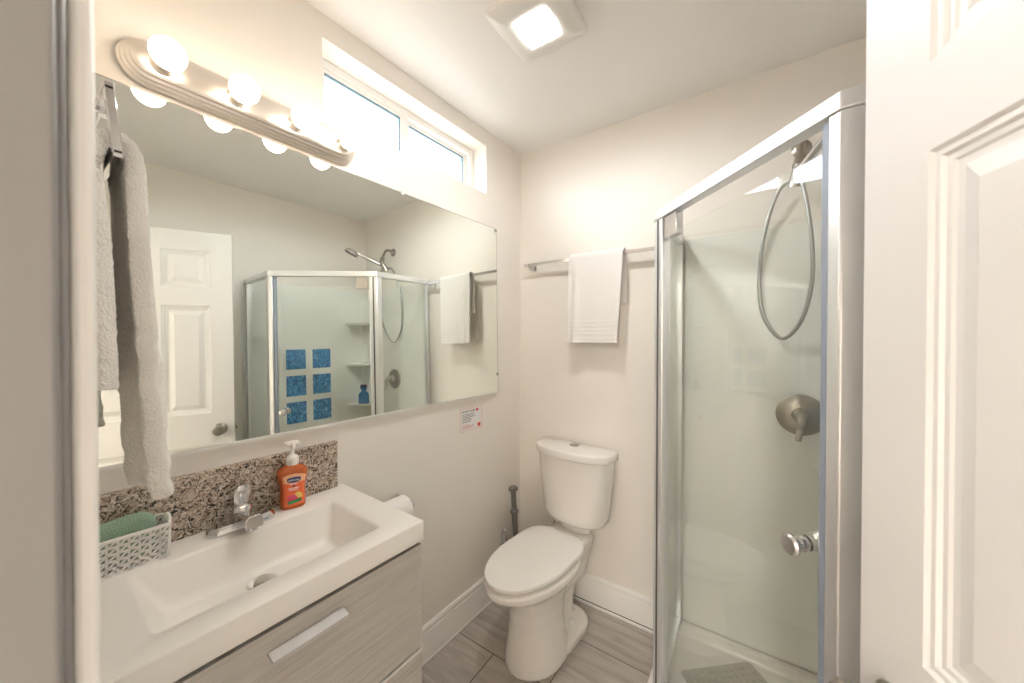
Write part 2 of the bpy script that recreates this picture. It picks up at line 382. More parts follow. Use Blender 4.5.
sash(1.028, WS1-0.03, -0.134, -0.114, 0.040, 0.022)
m = MB(); m.box((-0.096, 1.024, 2.235), (-0.086, 1.040, 2.285)); m.box((-0.088, 1.027, 2.252), (-0.076, 1.037, 2.268))
m.add('latch', 'white_plastic', wo, wfr, bevel=0.002)

# ---- open panelled door
do = bpy.data.objects.new('door_1', None); C.objects.link(do); dfr = Frame(M_DOOR, (0, 0, 0)); do.matrix_world = dfr.mat
struct(do, 'open white six-panel door on the right, close to the camera', 'door')
DW, DTOP, DB = 0.700, 2.025, 0.012
def panel_door():
    m = MB(); bm = m.bm
    cols = [0.0, 0.100, 0.305, 0.395, 0.600, DW]      # from hinge; outer stiles and mullion
    rows = [DB, 0.20, 0.832, 1.012, 1.612, 1.713, 1.917, DTOP]
    ys = (0.0, -0.035)
    def panel(x0, x1, z0, z1, y, sgn):
        # stepped sticking then a raised field
        steps = [(0, 0), (0.004, 0.004), (0.010, 0.004), (0.013, 0.008), (0.019, 0.008), (0.022, 0.0105), (0.030, 0.0105), (0.052, 0.004)]
        rings = [[(x0+i, y-sgn*d, z0+i), (x1-i, y-sgn*d, z0+i), (x1-i, y-sgn*d, z1-i), (x0+i, y-sgn*d, z1-i)] for i, d in steps]
        R = [m._new(r) for r in rings]
        for a, b in zip(R, R[1:]):
            for k in range(4): m.face([a[k], a[(k+1) % 4], b[(k+1) % 4], b[k]])
        m.face(R[-1])
    for y, sgn in ((0.0, 1), (-0.035, -1)):
        for i in range(5):
            for j in range(7):
                x0, x1, z0, z1 = cols[i], cols[i+1], rows[j], rows[j+1]
                if i in (1, 3) and j in (1, 3, 5): panel(x0, x1, z0, z1, y, sgn)
                else: m.face(m._new([(x0, y, z0), (x1, y, z0), (x1, y, z1), (x0, y, z1)]))
    for (xa, za, xb, zb) in ((0, DB, DW, DB), (DW, DB, DW, DTOP), (DW, DTOP, 0, DTOP), (0, DTOP, 0, DB)):
        m.face(m._new([(xa, 0, za), (xb, 0, zb), (xb, -0.035, zb), (xa, -0.035, za)]))
    bmesh.ops.remove_doubles(bm, verts=bm.verts[:], dist=1e-5)
    return m
panel_door().add('leaf', 'door', do, dfr, sharp=15)
KX, KZ = DW-0.064, 0.918
kn = MB().lathe([(0.0, 0), (0.033, 0), (0.033, 0.004), (0.028, 0.009), (0.013, 0.011), (0.012, 0.030), (0.020, 0.036), (0.0275, 0.046), (0.0275, 0.056), (0.022, 0.063), (0.011, 0.065), (0.0, 0.0655)], (KX, 0, KZ), (0, 1, 0), 36).add('knob', 'nickel', do, dfr)
MB().lathe([(0.0, 0), (0.033, 0), (0.033, 0.004), (0.028, 0.009), (0.013, 0.011), (0.012, 0.030), (0.020, 0.036), (0.0275, 0.046), (0.0275, 0.056), (0.022, 0.063), (0.0, 0.065)], (KX, -0.035, KZ), (0, -1, 0), 36).add('knob', 'nickel', do, dfr)
lp = MB().box((DW, -0.030, KZ-0.028), (DW+0.002, -0.005, KZ+0.028)).add('latch_plate', 'nickel', do, dfr)
MB().prism([(DW+0.002, -0.024), (DW+0.013, -0.012), (DW+0.013, -0.010), (DW+0.002, -0.010)], KZ-0.009, KZ+0.009).add('latch_bolt', 'nickel', lp)
for hz in (0.22, 1.05, 1.80):
    hg = MB().box((-0.002, -0.033, hz-0.045), (0.0, -0.004, hz+0.045)).add('hinge', 'nickel', do, dfr)
    MB().tube([(-0.005, -0.036, hz-0.045), (-0.005, -0.036, hz+0.045)], 0.006, 10).add('hinge_pin', 'nickel', hg, dfr)

# ================================================================== VANITY
VS0, VS1, VO = 0.082, 0.690, 0.433
T_, f_ = thing('vanity_cabinet', 'grey streaked wood vanity cabinet with two drawers under the white sink', 'cabinet', M_WALL, (0.003, 0.386, 0))
m = MB(); e = 0.016; a0, a1, b0, b1, c1 = 0.003, VO-0.022, VS0+0.004, VS1-0.004, 0.8255
m.box((a0, b0, 0.09), (a1, b0+e, c1)); m.box((a0, b1-e, 0.09), (a1, b1, c1)); m.box((a0, b0+e, 0.09), (a1, b1-e, 0.09+e)); m.box((a0, b0+e, 0.09+e), (a0+0.008, b1-e, 0.72)); m.box((a1-0.032, b0+e, 0.70), (a1-0.022, b1-e, 0.775))
m.add('body', 'laminate', T_, f_, bevel=0.001)
MB().box((VO-0.030, VS0+0.004, 0.790), (VO-0.023, VS1-0.004, 0.8375)).add('gap_shade_strip', 'dark', T_, f_)  # dark strip standing in for the shade in the gap below the sink top
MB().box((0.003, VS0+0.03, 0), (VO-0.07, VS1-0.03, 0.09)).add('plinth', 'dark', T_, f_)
for z0, z1 in ((0.541, 0.8265), (0.100, 0.532)):
    d = MB().box((VO-0.020, VS0+0.003, z0), (VO, VS1-0.003, z1)).add('drawer', 'laminate', T_, f_, bevel=0.0015)
    hz = z1-0.050; hs0, hs1 = 0.312, 0.462
    m = MB()
    m.loft([[(VO, s, hz+0.010), (VO+0.004, s, hz+0.012), (VO+0.026, s, hz+0.006), (VO+0.026, s, hz-0.004), (VO+0.023, s, hz-0.004), (VO+0.022, s, hz+0.002), (VO+0.003, s, hz+0.007), (VO, s, hz+0.004)] for s in (hs0, hs1)])
    h = m.add('handle', 'pull', d, f_, bevel=0.0008)
    if z0 < 0.4:
        e = MB().box((VO-0.004, VS0+0.003, z1-0.001), (VO+0.002, VS1-0.003, z1+0.003)).add('edge_strip', 'white_plastic', d, f_)
# ---- sink top
T_, f_ = thing('vanity_sink', 'white rectangular basin countertop on the grey vanity', 'sink', M_WALL, (0.003, 0.386, 0.836))
ZT, ZB = 0.890, 0.838
def sink_mesh():
    m = MB(); o0, o1, s0, s1 = 0.003, 0.437, VS0-0.002, VS1+0.002
    def R(a, b, c, d, r, z, n=7): return [(x, y, z) for x, y in rrect(a, c, b, d, r, n)]
    rings = [R(o0, o1, s0, s1, 0.004, ZB), R(o0, o1, s0, s1, 0.004, ZT-0.003), R(o0+0.001, o1-0.001, s0+0.001, s1-0.001, 0.004, ZT-0.001), R(o0+0.004, o1-0.004, s0+0.004, s1-0.004, 0.004, ZT),
             R(0.111, 0.371, 0.160, 0.606, 0.014, ZT), R(0.114, 0.368, 0.164, 0.602, 0.014, ZT-0.002), R(0.117, 0.365, 0.169, 0.597, 0.014, ZT-0.008),
             R(0.138, 0.358, 0.205, 0.585, 0.020, ZT-0.080), R(0.146, 0.346, 0.220, 0.577, 0.022, ZT-0.094), R(0.158, 0.334, 0.240, 0.565, 0.022, ZT-0.100)]
    Rv = [m._new(r) for r in rings]; n = len(Rv[0])
    for a, b in zip(Rv, Rv[1:]):
        for i in range(n): m.face([a[i], a[(i+1) % n], b[(i+1) % n], b[i]])
    m.face(Rv[-1])
    # underside of the bowl
    under = [R(o0, o1, s0, s1, 0.004, ZB), R(0.106, 0.368, 0.158, 0.614, 0.014, ZB), R(0.140, 0.352, 0.215, 0.582, 0.022, ZT-0.112)]
    return m
sk = sink_mesh().add('basin', 'sink', T_, f_, sharp=40)
dr = MB().lathe([(0.0, 0), (0.032, 0), (0.032, 0.002), (0.027, 0.004), (0.020, 0.002), (0.0, 0.002)], (0.198, 0.383, ZT-0.100), seg=32).add('drain', 'chrome', T_, f_)
MB().lathe([(0.0, 0.002), (0.017, 0.002), (0.017, 0.006), (0.014, 0.009), (0.0, 0.010)], (0.198, 0.383, ZT-0.100), seg=28).add('stopper', 'nickel', dr, f_)
# ---- faucet
T_, f_ = thing('sink_faucet', 'chrome single-lever faucet on the white sink before the granite', 'faucet', M_WALL, (0.060, 0.383, ZT))
FO, FS = 0.062, 0.383
m = MB()
base = [(FO + 0.030*math.sin(a)*(1 if abs(math.cos(a)) < 0.5 else 0.86), FS + 0.079*math.cos(a)*(1.0 if abs(math.cos(a)) > 0.5 else 1.0)) for a in [2*math.pi*k/40 for k in range(40)]]
def stad(hx, hy, n=10):
    out = []
    for k in range(n+1):
        t = math.pi*k/n; out.append((FO + hx*math.cos(t), FS + (hy-hx) + hx*math.sin(t)))
    for k in range(n+1):
        t = math.pi + math.pi*k/n; out.append((FO + hx*math.cos(t), FS - (hy-hx) + hx*math.sin(t)))
    return out
m.loft([[(x, y, ZT+z) for x, y in stad(hx, hy)] for hx, hy, z in ((0.027, 0.078, 0), (0.027, 0.078, 0.006), (0.024, 0.075, 0.014), (0.018, 0.069, 0.020))])
m.add('base_plate', 'chrome', T_, f_)
MB().lathe([(0.0265, 0.012), (0.026, 0.030), (0.024, 0.046), (0.021, 0.056), (0.013, 0.062), (0.0, 0.063)], (FO, FS, ZT), seg=28).add('hub', 'chrome', T_, f_)
# spout: flat tapering tongue, tip squared off
m = MB(); rings = []
for t, hw, zt, zb in ((0.0, 0.024, 0.046, 0.012), (0.3, 0.023, 0.050, 0.016), (0.6, 0.021, 0.053, 0.020), (0.85, 0.020, 0.054, 0.022), (1.0, 0.0195, 0.052, 0.020)):
    x = FO + 0.010 + 0.080*t
    rings.append([(x, FS-hw, ZT+zb), (x, FS+hw, ZT+zb), (x, FS+hw, ZT+zt-0.006), (x, FS+hw*0.6, ZT+zt), (x, FS-hw*0.6, ZT+zt), (x, FS-hw, ZT+zt-0.006)])
sp = m.loft(rings).add('spout', 'chrome', T_, f_, bevel=0.002)
MB().lathe([(0.011, 0), (0.011, 0.010), (0.009, 0.012)], (FO+0.079, FS, ZT+0.015), seg=20).add('aerator', 'chrome', sp, f_)
# lever handle: a broad blade standing up over the hub
m = MB(); rings = []
for t, hw, th in ((0, 0.016, 0.013), (0.25, 0.0195, 0.012), (0.6, 0.021, 0.009), (0.88, 0.018, 0.007), (1.0, 0.011, 0.004)):
    cx = FO - 0.004 + 0.012*t; z = ZT + 0.058 + 0.052*t
    rings.append([(cx+th*math.cos(a), FS+hw*math.sin(a), z + 0.002*math.cos(a)) for a in [2*math.pi*k/20 for k in range(20)]])
lv = m.loft(rings).add('lever', 'chrome', T_, f_)
MB().lathe([(0.0, 0), (0.0035, 0), (0.0035, 0.001), (0.0, 0.0012)], (FO+0.0105, FS, ZT+0.092), (1, 0, 0.1), 14).add('temperature_dot', 'red', lv, f_)

# ---- granite backsplash
f_ = Frame(M_WALL, (0.001, 0.372, 0.8905))
tag(MB().box((0.001, VS0, 0.8905), (0.021, 0.667, 1.045)).add('granite_backsplash', 'granite', fr=f_, bevel=0.0015), 'speckled brown granite backsplash strip standing behind the sink', 'backsplash')

# ---- soap bottle
SO, SS = 0.054, 0.512
T_, f_ = thing('soap_bottle', 'orange hand soap bottle with white pump beside the faucet', 'soap bottle', M_WALL @ Matrix.Translation((SO, SS, 0)) @ Matrix.Rotation(math.radians(-16), 4, 'Z'), (0, 0, ZT))
def sup(a, b, n=28, e=2.6):
    out = []
    for k in range(n):
        t = 2*math.pi*k/n; c, s_ = math.cos(t), math.sin(t)
        out.append((a*math.copysign(abs(c)**(2/e), c), b*math.copysign(abs(s_)**(2/e), s_)))
    return out
BOT = [(0, 0.017, 0.030), (0.004, 0.019, 0.033), (0.03, 0.0205, 0.0335), (0.06, 0.0205, 0.0325), (0.085, 0.021, 0.036), (0.102, 0.0205, 0.0395), (0.112, 0.019, 0.039), (0.120, 0.016, 0.030), (0.126, 0.013, 0.018), (0.130, 0.0125, 0.0135)]
def bx(z):
    for (z0, a0, b0), (z1, a1, b1) in zip(BOT, BOT[1:]):
        if z0 <= z <= z1:
            t = (z-z0)/(z1-z0); return a0+(a1-a0)*t, b0+(b1-b0)*t
    return BOT[-1][1:]
MB().loft([[(x, y, ZT+z) for x, y in sup(a, b)] for z, a, b in BOT]).add('bottle', 'orange_gel', T_, f_, sharp=60)
def patch(name, mat, y0, y1, zf0, zf1, off, parent, n=10, nz=8):
    """a label area wrapped on the front of the bottle; y0,y1 fractions of the half width"""
    m = MB(); rows = []
    for j in range(nz+1):
        row = []
        for i in range(n+1):
            fy = y0 + (y1-y0)*i/n
            za, zb = (zf0(fy), zf1(fy)) if callable(zf0) else (zf0, zf1)
            z = za + (zb-za)*j/nz; a, b = bx(z); yy = fy*b
            x = a*max(0.0, 1-abs(fy)**2.6)**(1/2.6) + off
            row.append((x, yy, ZT+z))
        rows.append(m._new(row))
    for r0, r1 in zip(rows, rows[1:]):
        for i in range(n): m.face([r0[i], r0[i+1], r1[i+1], r1[i]])
    o = m.add(name, mat, parent, f_, sharp=60)
    s = o.modifiers.new('t', 'SOLIDIFY'); s.thickness = 0.0003; s.offset = 1
    return o
lb = patch('label', 'label_orange', -0.80, 0.90, lambda q: 0.010, lambda q: 0.104-0.012*q*q, 0.0004, T_)
patch('label_band', 'label_peach', -0.72, 0.86, lambda q: 0.078, lambda q: 0.104-0.012*q*q, 0.0009, lb)
patch('badge', 'navy', -0.44, 0.52, lambda q: 0.083-0.004*(1-min(1, ((q-0.04)/0.5)**2)), lambda q: 0.092+0.003*(1-min(1, ((q-0.04)/0.5)**2)), 0.0014, lb)
Mtx = Matrix(((0, 0, 1, 0.0225), (1, 0, 0, 0.001), (0, 1, 0, 0.0865), (0, 0, 0, 1)))
lettering('softsoap', 0.0085, 'white_ink', lb, Mtx, 'brand_lettering')
for zz, w in ((0.074, 0.30), (0.061, 0.42), (0.056, 0.36)):
    patch('print_line', 'white_ink', -w, w, zz, zz+0.0022, 0.0010, lb, nz=1)
patch('blue_dot', 'navy', -0.06, 0.10, 0.066, 0.071, 0.0010, lb, nz=1)
patch('fruit', 'yellow', 0.02, 0.72, lambda q: 0.030, lambda q: 0.031+0.018*math.sqrt(max(0.0, 1-((q-0.35)/0.36)**2)), 0.0010, lb)
patch('fruit', 'pink', -0.52, 0.30, lambda q: 0.028, lambda q: 0.029+0.015*math.sqrt(max(0.0, 1-((q+0.10)/0.42)**2)), 0.0013, lb)
patch('green_ribbon', 'green_ink', -0.46, 0.60, lambda q: 0.017+0.003*q, lambda q: 0.026+0.005*q, 0.0016, lb)
m = MB(); m.lathe([(0.0155, 0.128), (0.0165, 0.131), (0.0165, 0.146), (0.014, 0.152), (0.0075, 0.157), (0.006, 0.160), (0.0055, 0.186), (0.0, 0.186)], (0, 0, ZT), seg=28)
pu = m.add('pump', 'pump', T_, f_)
m = MB(); m.loft([[(x, y, ZT+z) for x, y in rrect(-0.011*q, -0.021*q, 0.011*q, 0.021*q, 0.009*q, 5)] for q, z in ((0.6, 0.182), (1, 0.187), (1, 0.194), (0.75, 0.198))])
m.tube([(0.006, 0.0, ZT+0.190), (0.022, 0.0, ZT+0.190), (0.032, 0.0, ZT+0.186), (0.035, 0.0, ZT+0.180)], 0.0048, 10)
m.add('nozzle', 'pump', pu, f_)

# ---- basket and washcloth
BK0, BK1, BO0, BO1 = 0.088, 0.234, 0.026, 0.098
T_, f_ = thing('lattice_basket', 'small white lattice basket holding a green cloth on the sink', 'basket', M_WALL, (0.06, 0.16, ZT))
BZ = 0.078; TP = 0.006
def lattice(m, axis, p, q0, q1, nx, nz, inner):
    """flat wall of triangle openings: straight and slanted strips"""
    z0, z1 = ZT+0.003, ZT+BZ; t = 0.0013; w = 0.0021
    def bar(a, b, wd):
        (u0, h0), (u1, h1) = a, b
        du, dh = u1-u0, h1-h0; L = math.hypot(du, dh); nu, nh = -dh/L*wd, du/L*wd
        pts = [(u0+nu, h0+nh), (u1+nu, h1+nh), (u1-nu, h1-nh), (u0-nu, h0-nh)]
        vs = []
        for off in (-t, t):
            for u, h in pts:
                k = (h-z0)/(z1-z0); pos = p + inner*TP*(1-k) + off
                vs.append((pos, u, h) if axis == 'o' else (u, pos, h))
        v = m._new(vs)
        for fidx in ((0, 1, 2, 3), (7, 6, 5, 4), (0, 4, 5, 1), (1, 5, 6, 2), (2, 6, 7, 3), (3, 7, 4, 0)): m.face([v[i] for i in fidx])
    us = [q0 + (q1-q0)*i/nx for i in range(nx+1)]; hs = [z0 + (z1-z0)*j/nz for j in range(nz+1)]
    for u in us: bar((u, z0), (u, z1), w)
    for h in hs: bar((q0, h), (q1, h), w if h not in (hs[0], hs[-1]) else w*1.6)
    for i in range(nx):
        for j in range(nz):
            bar((us[i], hs[j]), (us[i+1], hs[j+1]), w*0.9)
m = MB()
lattice(m, 'o', BO1, BK0, BK1, 9, 5, -1); lattice(m, 'o', BO0, BK0, BK1, 9, 5, 1)
lattice(m, 's', BK1, BO0, BO1, 5, 5, -1); lattice(m, 's', BK0, BO0, BO1, 5, 5, 1)
m.box((BO0+TP, BK0+TP, ZT+0.0005), (BO1-TP, BK1-TP, ZT+0.003))
m.add('lattice', 'white_plastic', T_, f_, smooth=False)
m = MB(); z0, z1 = ZT+BZ-0.003, ZT+BZ+0.004
outer = rrect(BO0-0.003, BK0-0.003, BO1+0.003, BK1+0.003, 0.008); inn = rrect(BO0+0.002, BK0+0.002, BO1-0.002, BK1-0.002, 0.005)
R = [m._new([(x, y, z) for x, y in q]) for q, z in ((outer, z0), (outer, z1), (inn, z1), (inn, z0))]
n = len(R[0])
for k in range(4):
    a, b = R[k], R[(k+1) % 4]
    for i in range(n): m.face([a[i], a[(i+1) % n], b[(i+1) % n], b[i]])
m.add('rim', 'white_plastic', T_, f_, bevel=0.001)
m = MB(); 
m.tube(spline([(0.038, BK1+0.002, ZT+BZ+0.002), (0.038, BK1+0.004, ZT+BZ+0.014), (0.062, BK1+0.005, ZT+BZ+0.016), (0.086, BK1+0.004, ZT+BZ+0.012), (0.086, BK1+0.002, ZT+BZ+0.002)][:0] or [(0.040, BK1+0.001, ZT+BZ+0.001), (0.045, BK1+0.003, ZT+BZ+0.008), (0.062, BK1+0.004, ZT+BZ+0.010), (0.079, BK1+0.003, ZT+BZ+0.008), (0.084, BK1+0.001, ZT+BZ+0.001)], 5), 0.003, 8)
m.add('handle', 'white_plastic', T_, f_)
# folded washcloth
def cloth_roll(m, c0, c1, a, b, turns, tilt):
    pass
f_ = Frame(M_WALL, (0.060, 0.155, ZT+0.006))
m = MB(); rings = []
for i in range(15):
    t = i/14; s = 0.098 + 0.120*t
    edge = min(1.0, 0.62 + 0.9*min(t, 1-t)**0.5)
    ring = []
    for k in range(26):
        a = 2*math.pi*k/26; ca, sa = math.cos(a), math.sin(a)
        ro = 0.0285*edge*math.copysign(abs(ca)**0.75, ca); rz = 0.048*edge*math.copysign(abs(sa)**0.75, sa)
        wob = 1 + 0.04*math.sin(3*a+5*t) + 0.03*math.sin(9*t+a)
        ring.append((0.0605 + ro*wob*0.95 - 0.002, s, ZT + 0.055 + rz*wob + 0.006*t))
    rings.append(ring)
m.loft(rings)
tag(m.add('washcloth', 'green', fr=f_, subsurf=1), 'folded green terry washcloth stuffed in the lattice basket', 'washcloth')

# ================================================================== MIRROR
MZ0, MZ1, MS0, MS1 = 1.106, 1.981, 0.078, 1.548
M_MIR = M_WALL @ Matrix.Translation((0.0150, 0, MZ0)) @ Matrix.Rotation(-TH, 4, 'Y')
T_, f_ = thing('wall_mirror', 'large frameless mirror on the wall above the sink', 'mirror', M_MIR, (0, 0.8, 0))
MB().box((-0.005, MS0, 0), (0, MS1, MZ1-MZ0)).add('glass', 'mirror', T_, f_, smooth=False)
m = MB(); m.box((-0.011, MS0, -0.005), (0.0022, MS1, -0.001)); m.box((0.0008, MS0, -0.002), (0.0022, MS1, 0.003))
m.add('bottom_channel', 'white_plastic', T_, f_)
m = MB(); m.box((-0.0055, MS1, 0), (0.0002, MS1+0.0025, MZ1-MZ0)); m.box((-0.0055, MS0, MZ1-MZ0), (0.0002, MS1+0.0025, MZ1-MZ0+0.002))
m.add('polished_edge', 'nickel', T_, f_, smooth=False)
for s, z in ((0.945, MZ1-MZ0), (1.543, MZ1-MZ0-0.004), (1.546, 0.26*0+0.10)):
    m = MB(); m.box((0.0006, s-0.007, z-0.010), (0.0045, s+0.007, z+0.004)); m.box((-0.004, s-0.007, z+0.0022), (0.0045, s+0.007, z+0.010)) if s < 1.5 else None
    m.add('clip', 'white_plastic' if s < 1.5 else 'nickel', T_, f_, bevel=0.001)

# ================================================================== VANITY LIGHT BAR
LC, LZ = 0.449, 2.047
T_, f_ = thing('vanity_light', 'brushed nickel light bar with four lit globe bulbs above the mirror', 'light fixture', M_WALL, (0.001, LC, LZ))
def lens(hw, hh, n=12):
    """bar outline with shouldered round ends (s,z)"""
    out = []
    hs = hw - hh*0.98
    for k in range(n+1):
        t = -math.pi/2 + math.pi*k/n; out.append((LC+hs + hh*0.98*math.cos(t), LZ+hh*math.sin(t)))
    for k in range(n+1):
        t = math.pi/2 + math.pi*k/n; out.append((LC-hs + hh*0.98*math.cos(t), LZ+hh*math.sin(t)))
    return out
m = MB(); m.loft([[(o, s, z) for s, z in lens(hw, hh)] for o, hw, hh in ((0.001, 0.284, 0.052), (0.010, 0.284, 0.052), (0.013, 0.279, 0.048), (0.021, 0.279, 0.048), (0.024, 0.273, 0.043), (0.032, 0.273, 0.043), (0.035, 0.266, 0.037), (0.043, 0.266, 0.037), (0.046, 0.260, 0.032), (0.047, 0.256, 0.028))])
m.add('base_plate', 'satin', T_, f_, sharp=25)
for s in (0.236, 0.381, 0.528, 0.673):
    sk_ = MB().lathe([(0.023, 0.044), (0.023, 0.048), (0.0185, 0.052), (0.0185, 0.071), (0.015, 0.073), (0.0, 0.073)], (0, s, LZ-0.007), (1, 0, 0), 28).add('socket', 'satin', T_, f_)
    cx, r = 0.106, 0.033
    prof = [(0.0, 0.066), (0.0125, 0.068), (0.0125, 0.072)] + [(r*math.sin(math.radians(22+158*k/14)), cx - r*math.cos(math.radians(22+158*k/14))) for k in range(0, 15)]
    MB().lathe(prof, (0, s, LZ-0.007), (1, 0, 0), 32).add('bulb', 'bulb', T_, f_, sharp=80)

# ================================================================== CEILING FAN LIGHT
FX, FY = 0.609, 1.036
T_, f_ = thing('ceiling_fan_light', 'square white ceiling exhaust fan with a lit square panel', 'exhaust fan', M_ROOM, (FX, FY, H))
MB().box((FX-0.110, FY-0.110, H-0.022), (FX+0.110, FY+0.110, H-0.0005)).add('housing', 'white_plastic', T_, f_)
m = MB(); rings = []
for hw, z, r in ((0.120, -0.020, 0.018), (0.129, -0.022, 0.020), (0.130, -0.030, 0.020), (0.122, -0.038, 0.020), (0.100, -0.046, 0.018), (0.080, -0.051, 0.012), (0.062, -0.053, 0.006)):
    rings.append([(x, y, H+z) for x, y in rrect(FX-hw, FY-hw, FX+hw, FY+hw, r, 6)])
m.loft(rings).add('cover', 'white_plastic', T_, f_, sharp=60)
MB().prism(rrect(FX-0.056, FY-0.056, FX+0.056, FY+0.056, 0.004), H-0.0555, H-0.0525).add('light_panel', 'panel', T_, f_)

# ================================================================== BACK WALL TOWEL BAR AND TOWEL
TBY, TBZ = D-0.060, 1.806
T_, f_ = thing('towel_bar', 'chrome square towel bar on the wall above the toilet', 'towel bar', M_ROOM, (0.5, D-0.001, TBZ))
MB().box((0.122, TBY-0.008, TBZ-0.008), (0.868, TBY+0.008, TBZ+0.008)).add('bar', 'chrome', T_, f_, bevel=0.001)
for x in (0.152, 0.838):
    m = MB(); m.box((x-0.011, TBY+0.0085, TBZ-0.018), (x+0.011, D-0.007, TBZ+0.004)); m.box((x-0.018, D-0.008, TBZ-0.028), (x+0.018, D-0.001, TBZ+0.014))
    m.add('post', 'chrome', T_, f_, bevel=0.002)
def hang(m, path, ufun, nu, thick, wob, bands):
    """sheet along a path [(y,z,dist)] with width coordinate from ufun(t) -> (x0,x1)"""
    rows = []
    for i, (y, z, t) in enumerate(path):
        x0, x1 = ufun(t); row = []
        for k in range(nu+1):
            q = k/nu; w = wob(q, t); b = bands(t)
            row.append((x0+(x1-x0)*q, y + w, z, b))
        rows.append(row)
    return rows
def towel_sheet(xa, xb, pts, nu, wave, band, seed):
    rnd = random.Random(seed); P_ = spline(pts, 18); n = len(P_)
    m = MB(); out = []
    L = [0]
    for a, b in zip(P_, P_[1:]): L.append(L[-1] + (b-a).length)
    for i, p in enumerate(P_):
        tang = (P_[min(i+1, n-1)] - P_[max(i-1, 0)]).normalized(); nrm = Vector((0, tang.z, -tang.y))
        row = []
        for k in range(nu+1):
            q = k/nu; x = xa(L[i]/L[-1]) + (xb(L[i]/L[-1]) - xa(L[i]/L[-1]))*q
            off = wave(q, L[i]/L[-1], p.z) + band(L[-1]-L[i], q)
            row.append(Vector((x, p.y, p.z + 0.004*math.sin(7*q+1)*(1-L[i]/L[-1])*0)) + nrm*off)
        out.append(m._new(row))
    for r0, r1 in zip(out, out[1:]):
        for k in range(nu): m.face([r0[k], r0[k+1], r1[k+1], r1[k]])
    return m
def fuzz(o, thick, strength, seed, subd=1):
    s = o.modifiers.new('sol', 'SOLIDIFY'); s.thickness = thick; s.offset = 0
    ss = o.modifiers.new('sub', 'SUBSURF'); ss.levels = subd; ss.render_levels = subd
    tx = bpy.data.textures.new('pile_%d' % seed, 'CLOUDS'); tx.noise_scale = 0.006
    d = o.modifiers.new('disp', 'DISPLACE'); d.texture = tx; d.strength = strength; d.mid_level = 0.5
tx0, tx1 = 0.402, 0.690
# path: back bottom, up behind the bar, over, down the front  (y: smaller is nearer the room)
pts = [(0, TBY+0.022, 1.565), (0, TBY+0.021, 1.68), (0, TBY+0.019, 1.775), (0, TBY+0.0155, 1.815), (0, TBY, 1.8235), (0, TBY-0.0165, 1.815), (0, TBY-0.020, 1.775), (0, TBY-0.021, 1.66), (0, TBY-0.025, 1.52), (0, TBY-0.028, 1.372)]
xa = lambda t: tx0 + (0.006 if t > 0.4 else 0.012) - 0.006*max(0, t-0.45)
xb = lambda t: tx1 + (0.004 if t < 0.4 else 0.0) - 0.022*max(0, t-0.45)/0.55
def wave(q, t, z):
    g = max(0, t-0.42)/0.58
    return g*(0.006*math.sin(2*math.pi*(1.1*q+0.15)) + 0.004*math.sin(2*math.pi*2.3*q)) + 0.007*math.exp(-((q-0.16)/0.05)**2)*min(1, g*3) - 0.005*math.exp(-((q-0.08)/0.03)**2)*min(1, g*3)
def band(d, q):
    return 0.0050*(math.sin(math.pi*((d-0.012) % 0.021)/0.021) if 0.012 < d < 0.117 else 0.6)
f_ = Frame(M_ROOM, (0.55, TBY, 1.37))
o = towel_sheet(xa, xb, pts, 36, wave, band, 1).add('hand_towel', 'towel', fr=f_, sharp=80)
fuzz(o, 0.009, 0.0016, 1)
tag(o, 'white hand towel draped over the chrome bar above the toilet', 'towel')

# ================================================================== TOWEL RING ON THE DOOR WALL
RX, RY, RZT, RZB = 0.400, 0.096, 1.742, 1.652
T_, f_ = thing('towel_ring', 'square chrome towel ring at the far left beside the door jamb', 'towel ring', M_ROOM, (RX, WY1+0.001, RZT))
m = MB(); m.box((RX-0.022, WY1+0.001, RZT-0.022), (RX+0.022, WY1+0.009, RZT+0.022)); m.box((RX-0.010, WY1+0.009, RZT-0.010), (RX+0.010, RY+0.008, RZT+0.010))
m.add('bracket', 'chrome', T_, f_, bevel=0.002)
m = MB(); w = 0.086
yt, yb = RY-0.002, RY+0.006
m.box((RX-w, yt-0.005, RZT-0.005), (RX+w, yt+0.005, RZT+0.005)); m.box((RX-w, yb-0.005, RZB-0.005), (RX+w, yb+0.005, RZB+0.005))
for sx in (-1, 1):
    x0, x1 = sorted((RX+sx*w, RX+sx*(w-0.010)))
    m.loft([[(x0, yb-0.005, RZB), (x1, yb-0.005, RZB), (x1, yb+0.005, RZB), (x0, yb+0.005, RZB)], [(x0, yt-0.005, RZT), (x1, yt-0.005, RZT), (x1, yt+0.005, RZT), (x0, yt+0.005, RZT)]])
m.add('ring', 'chrome', T_, f_, bevel=0.001)
# thick towel through the ring: back layer short, front layer long and bellied towards the room
pts = [(0, 0.086, 1.325), (0, 0.086, 1.42), (0, 0.084, 1.54), (0, 0.079, 1.62), (0, 0.082, 1.655), (0, 0.090, 1.675), (0, 0.102, 1.682), (0, 0.114, 1.675), (0, 0.121, 1.655), (0, 0.124, 1.60), (0, 0.126, 1.50), (0, 0.133, 1.36), (0, 0.139, 1.24), (0, 0.144, 1.160)]
def xa2(t):
    g = abs(t-0.42); return RX - (0.064 + 0.040*min(1, g*2.2))
def xb2(t):
    g = abs(t-0.42); return RX + (0.064 + 0.040*min(1, g*2.2))
def wave2(q, t, z):
    return -(0.006*math.sin(2*math.pi*(1.6*q+0.1)) + 0.004*math.sin(2*math.pi*(3.1*q+0.4)))*min(1, abs(t-0.42)*2.5)
def band2(d, q):
    v = 0.0
    for c, w_ in ((0.225, 0.016), (0.165, 0.018), (0.080, 0.030), (0.028, 0.022)):
        v += 0.0028*math.exp(-((d-c)/w_*1.6)**4)
    return v
f_ = Frame(M_ROOM, (RX, RY, 1.16))
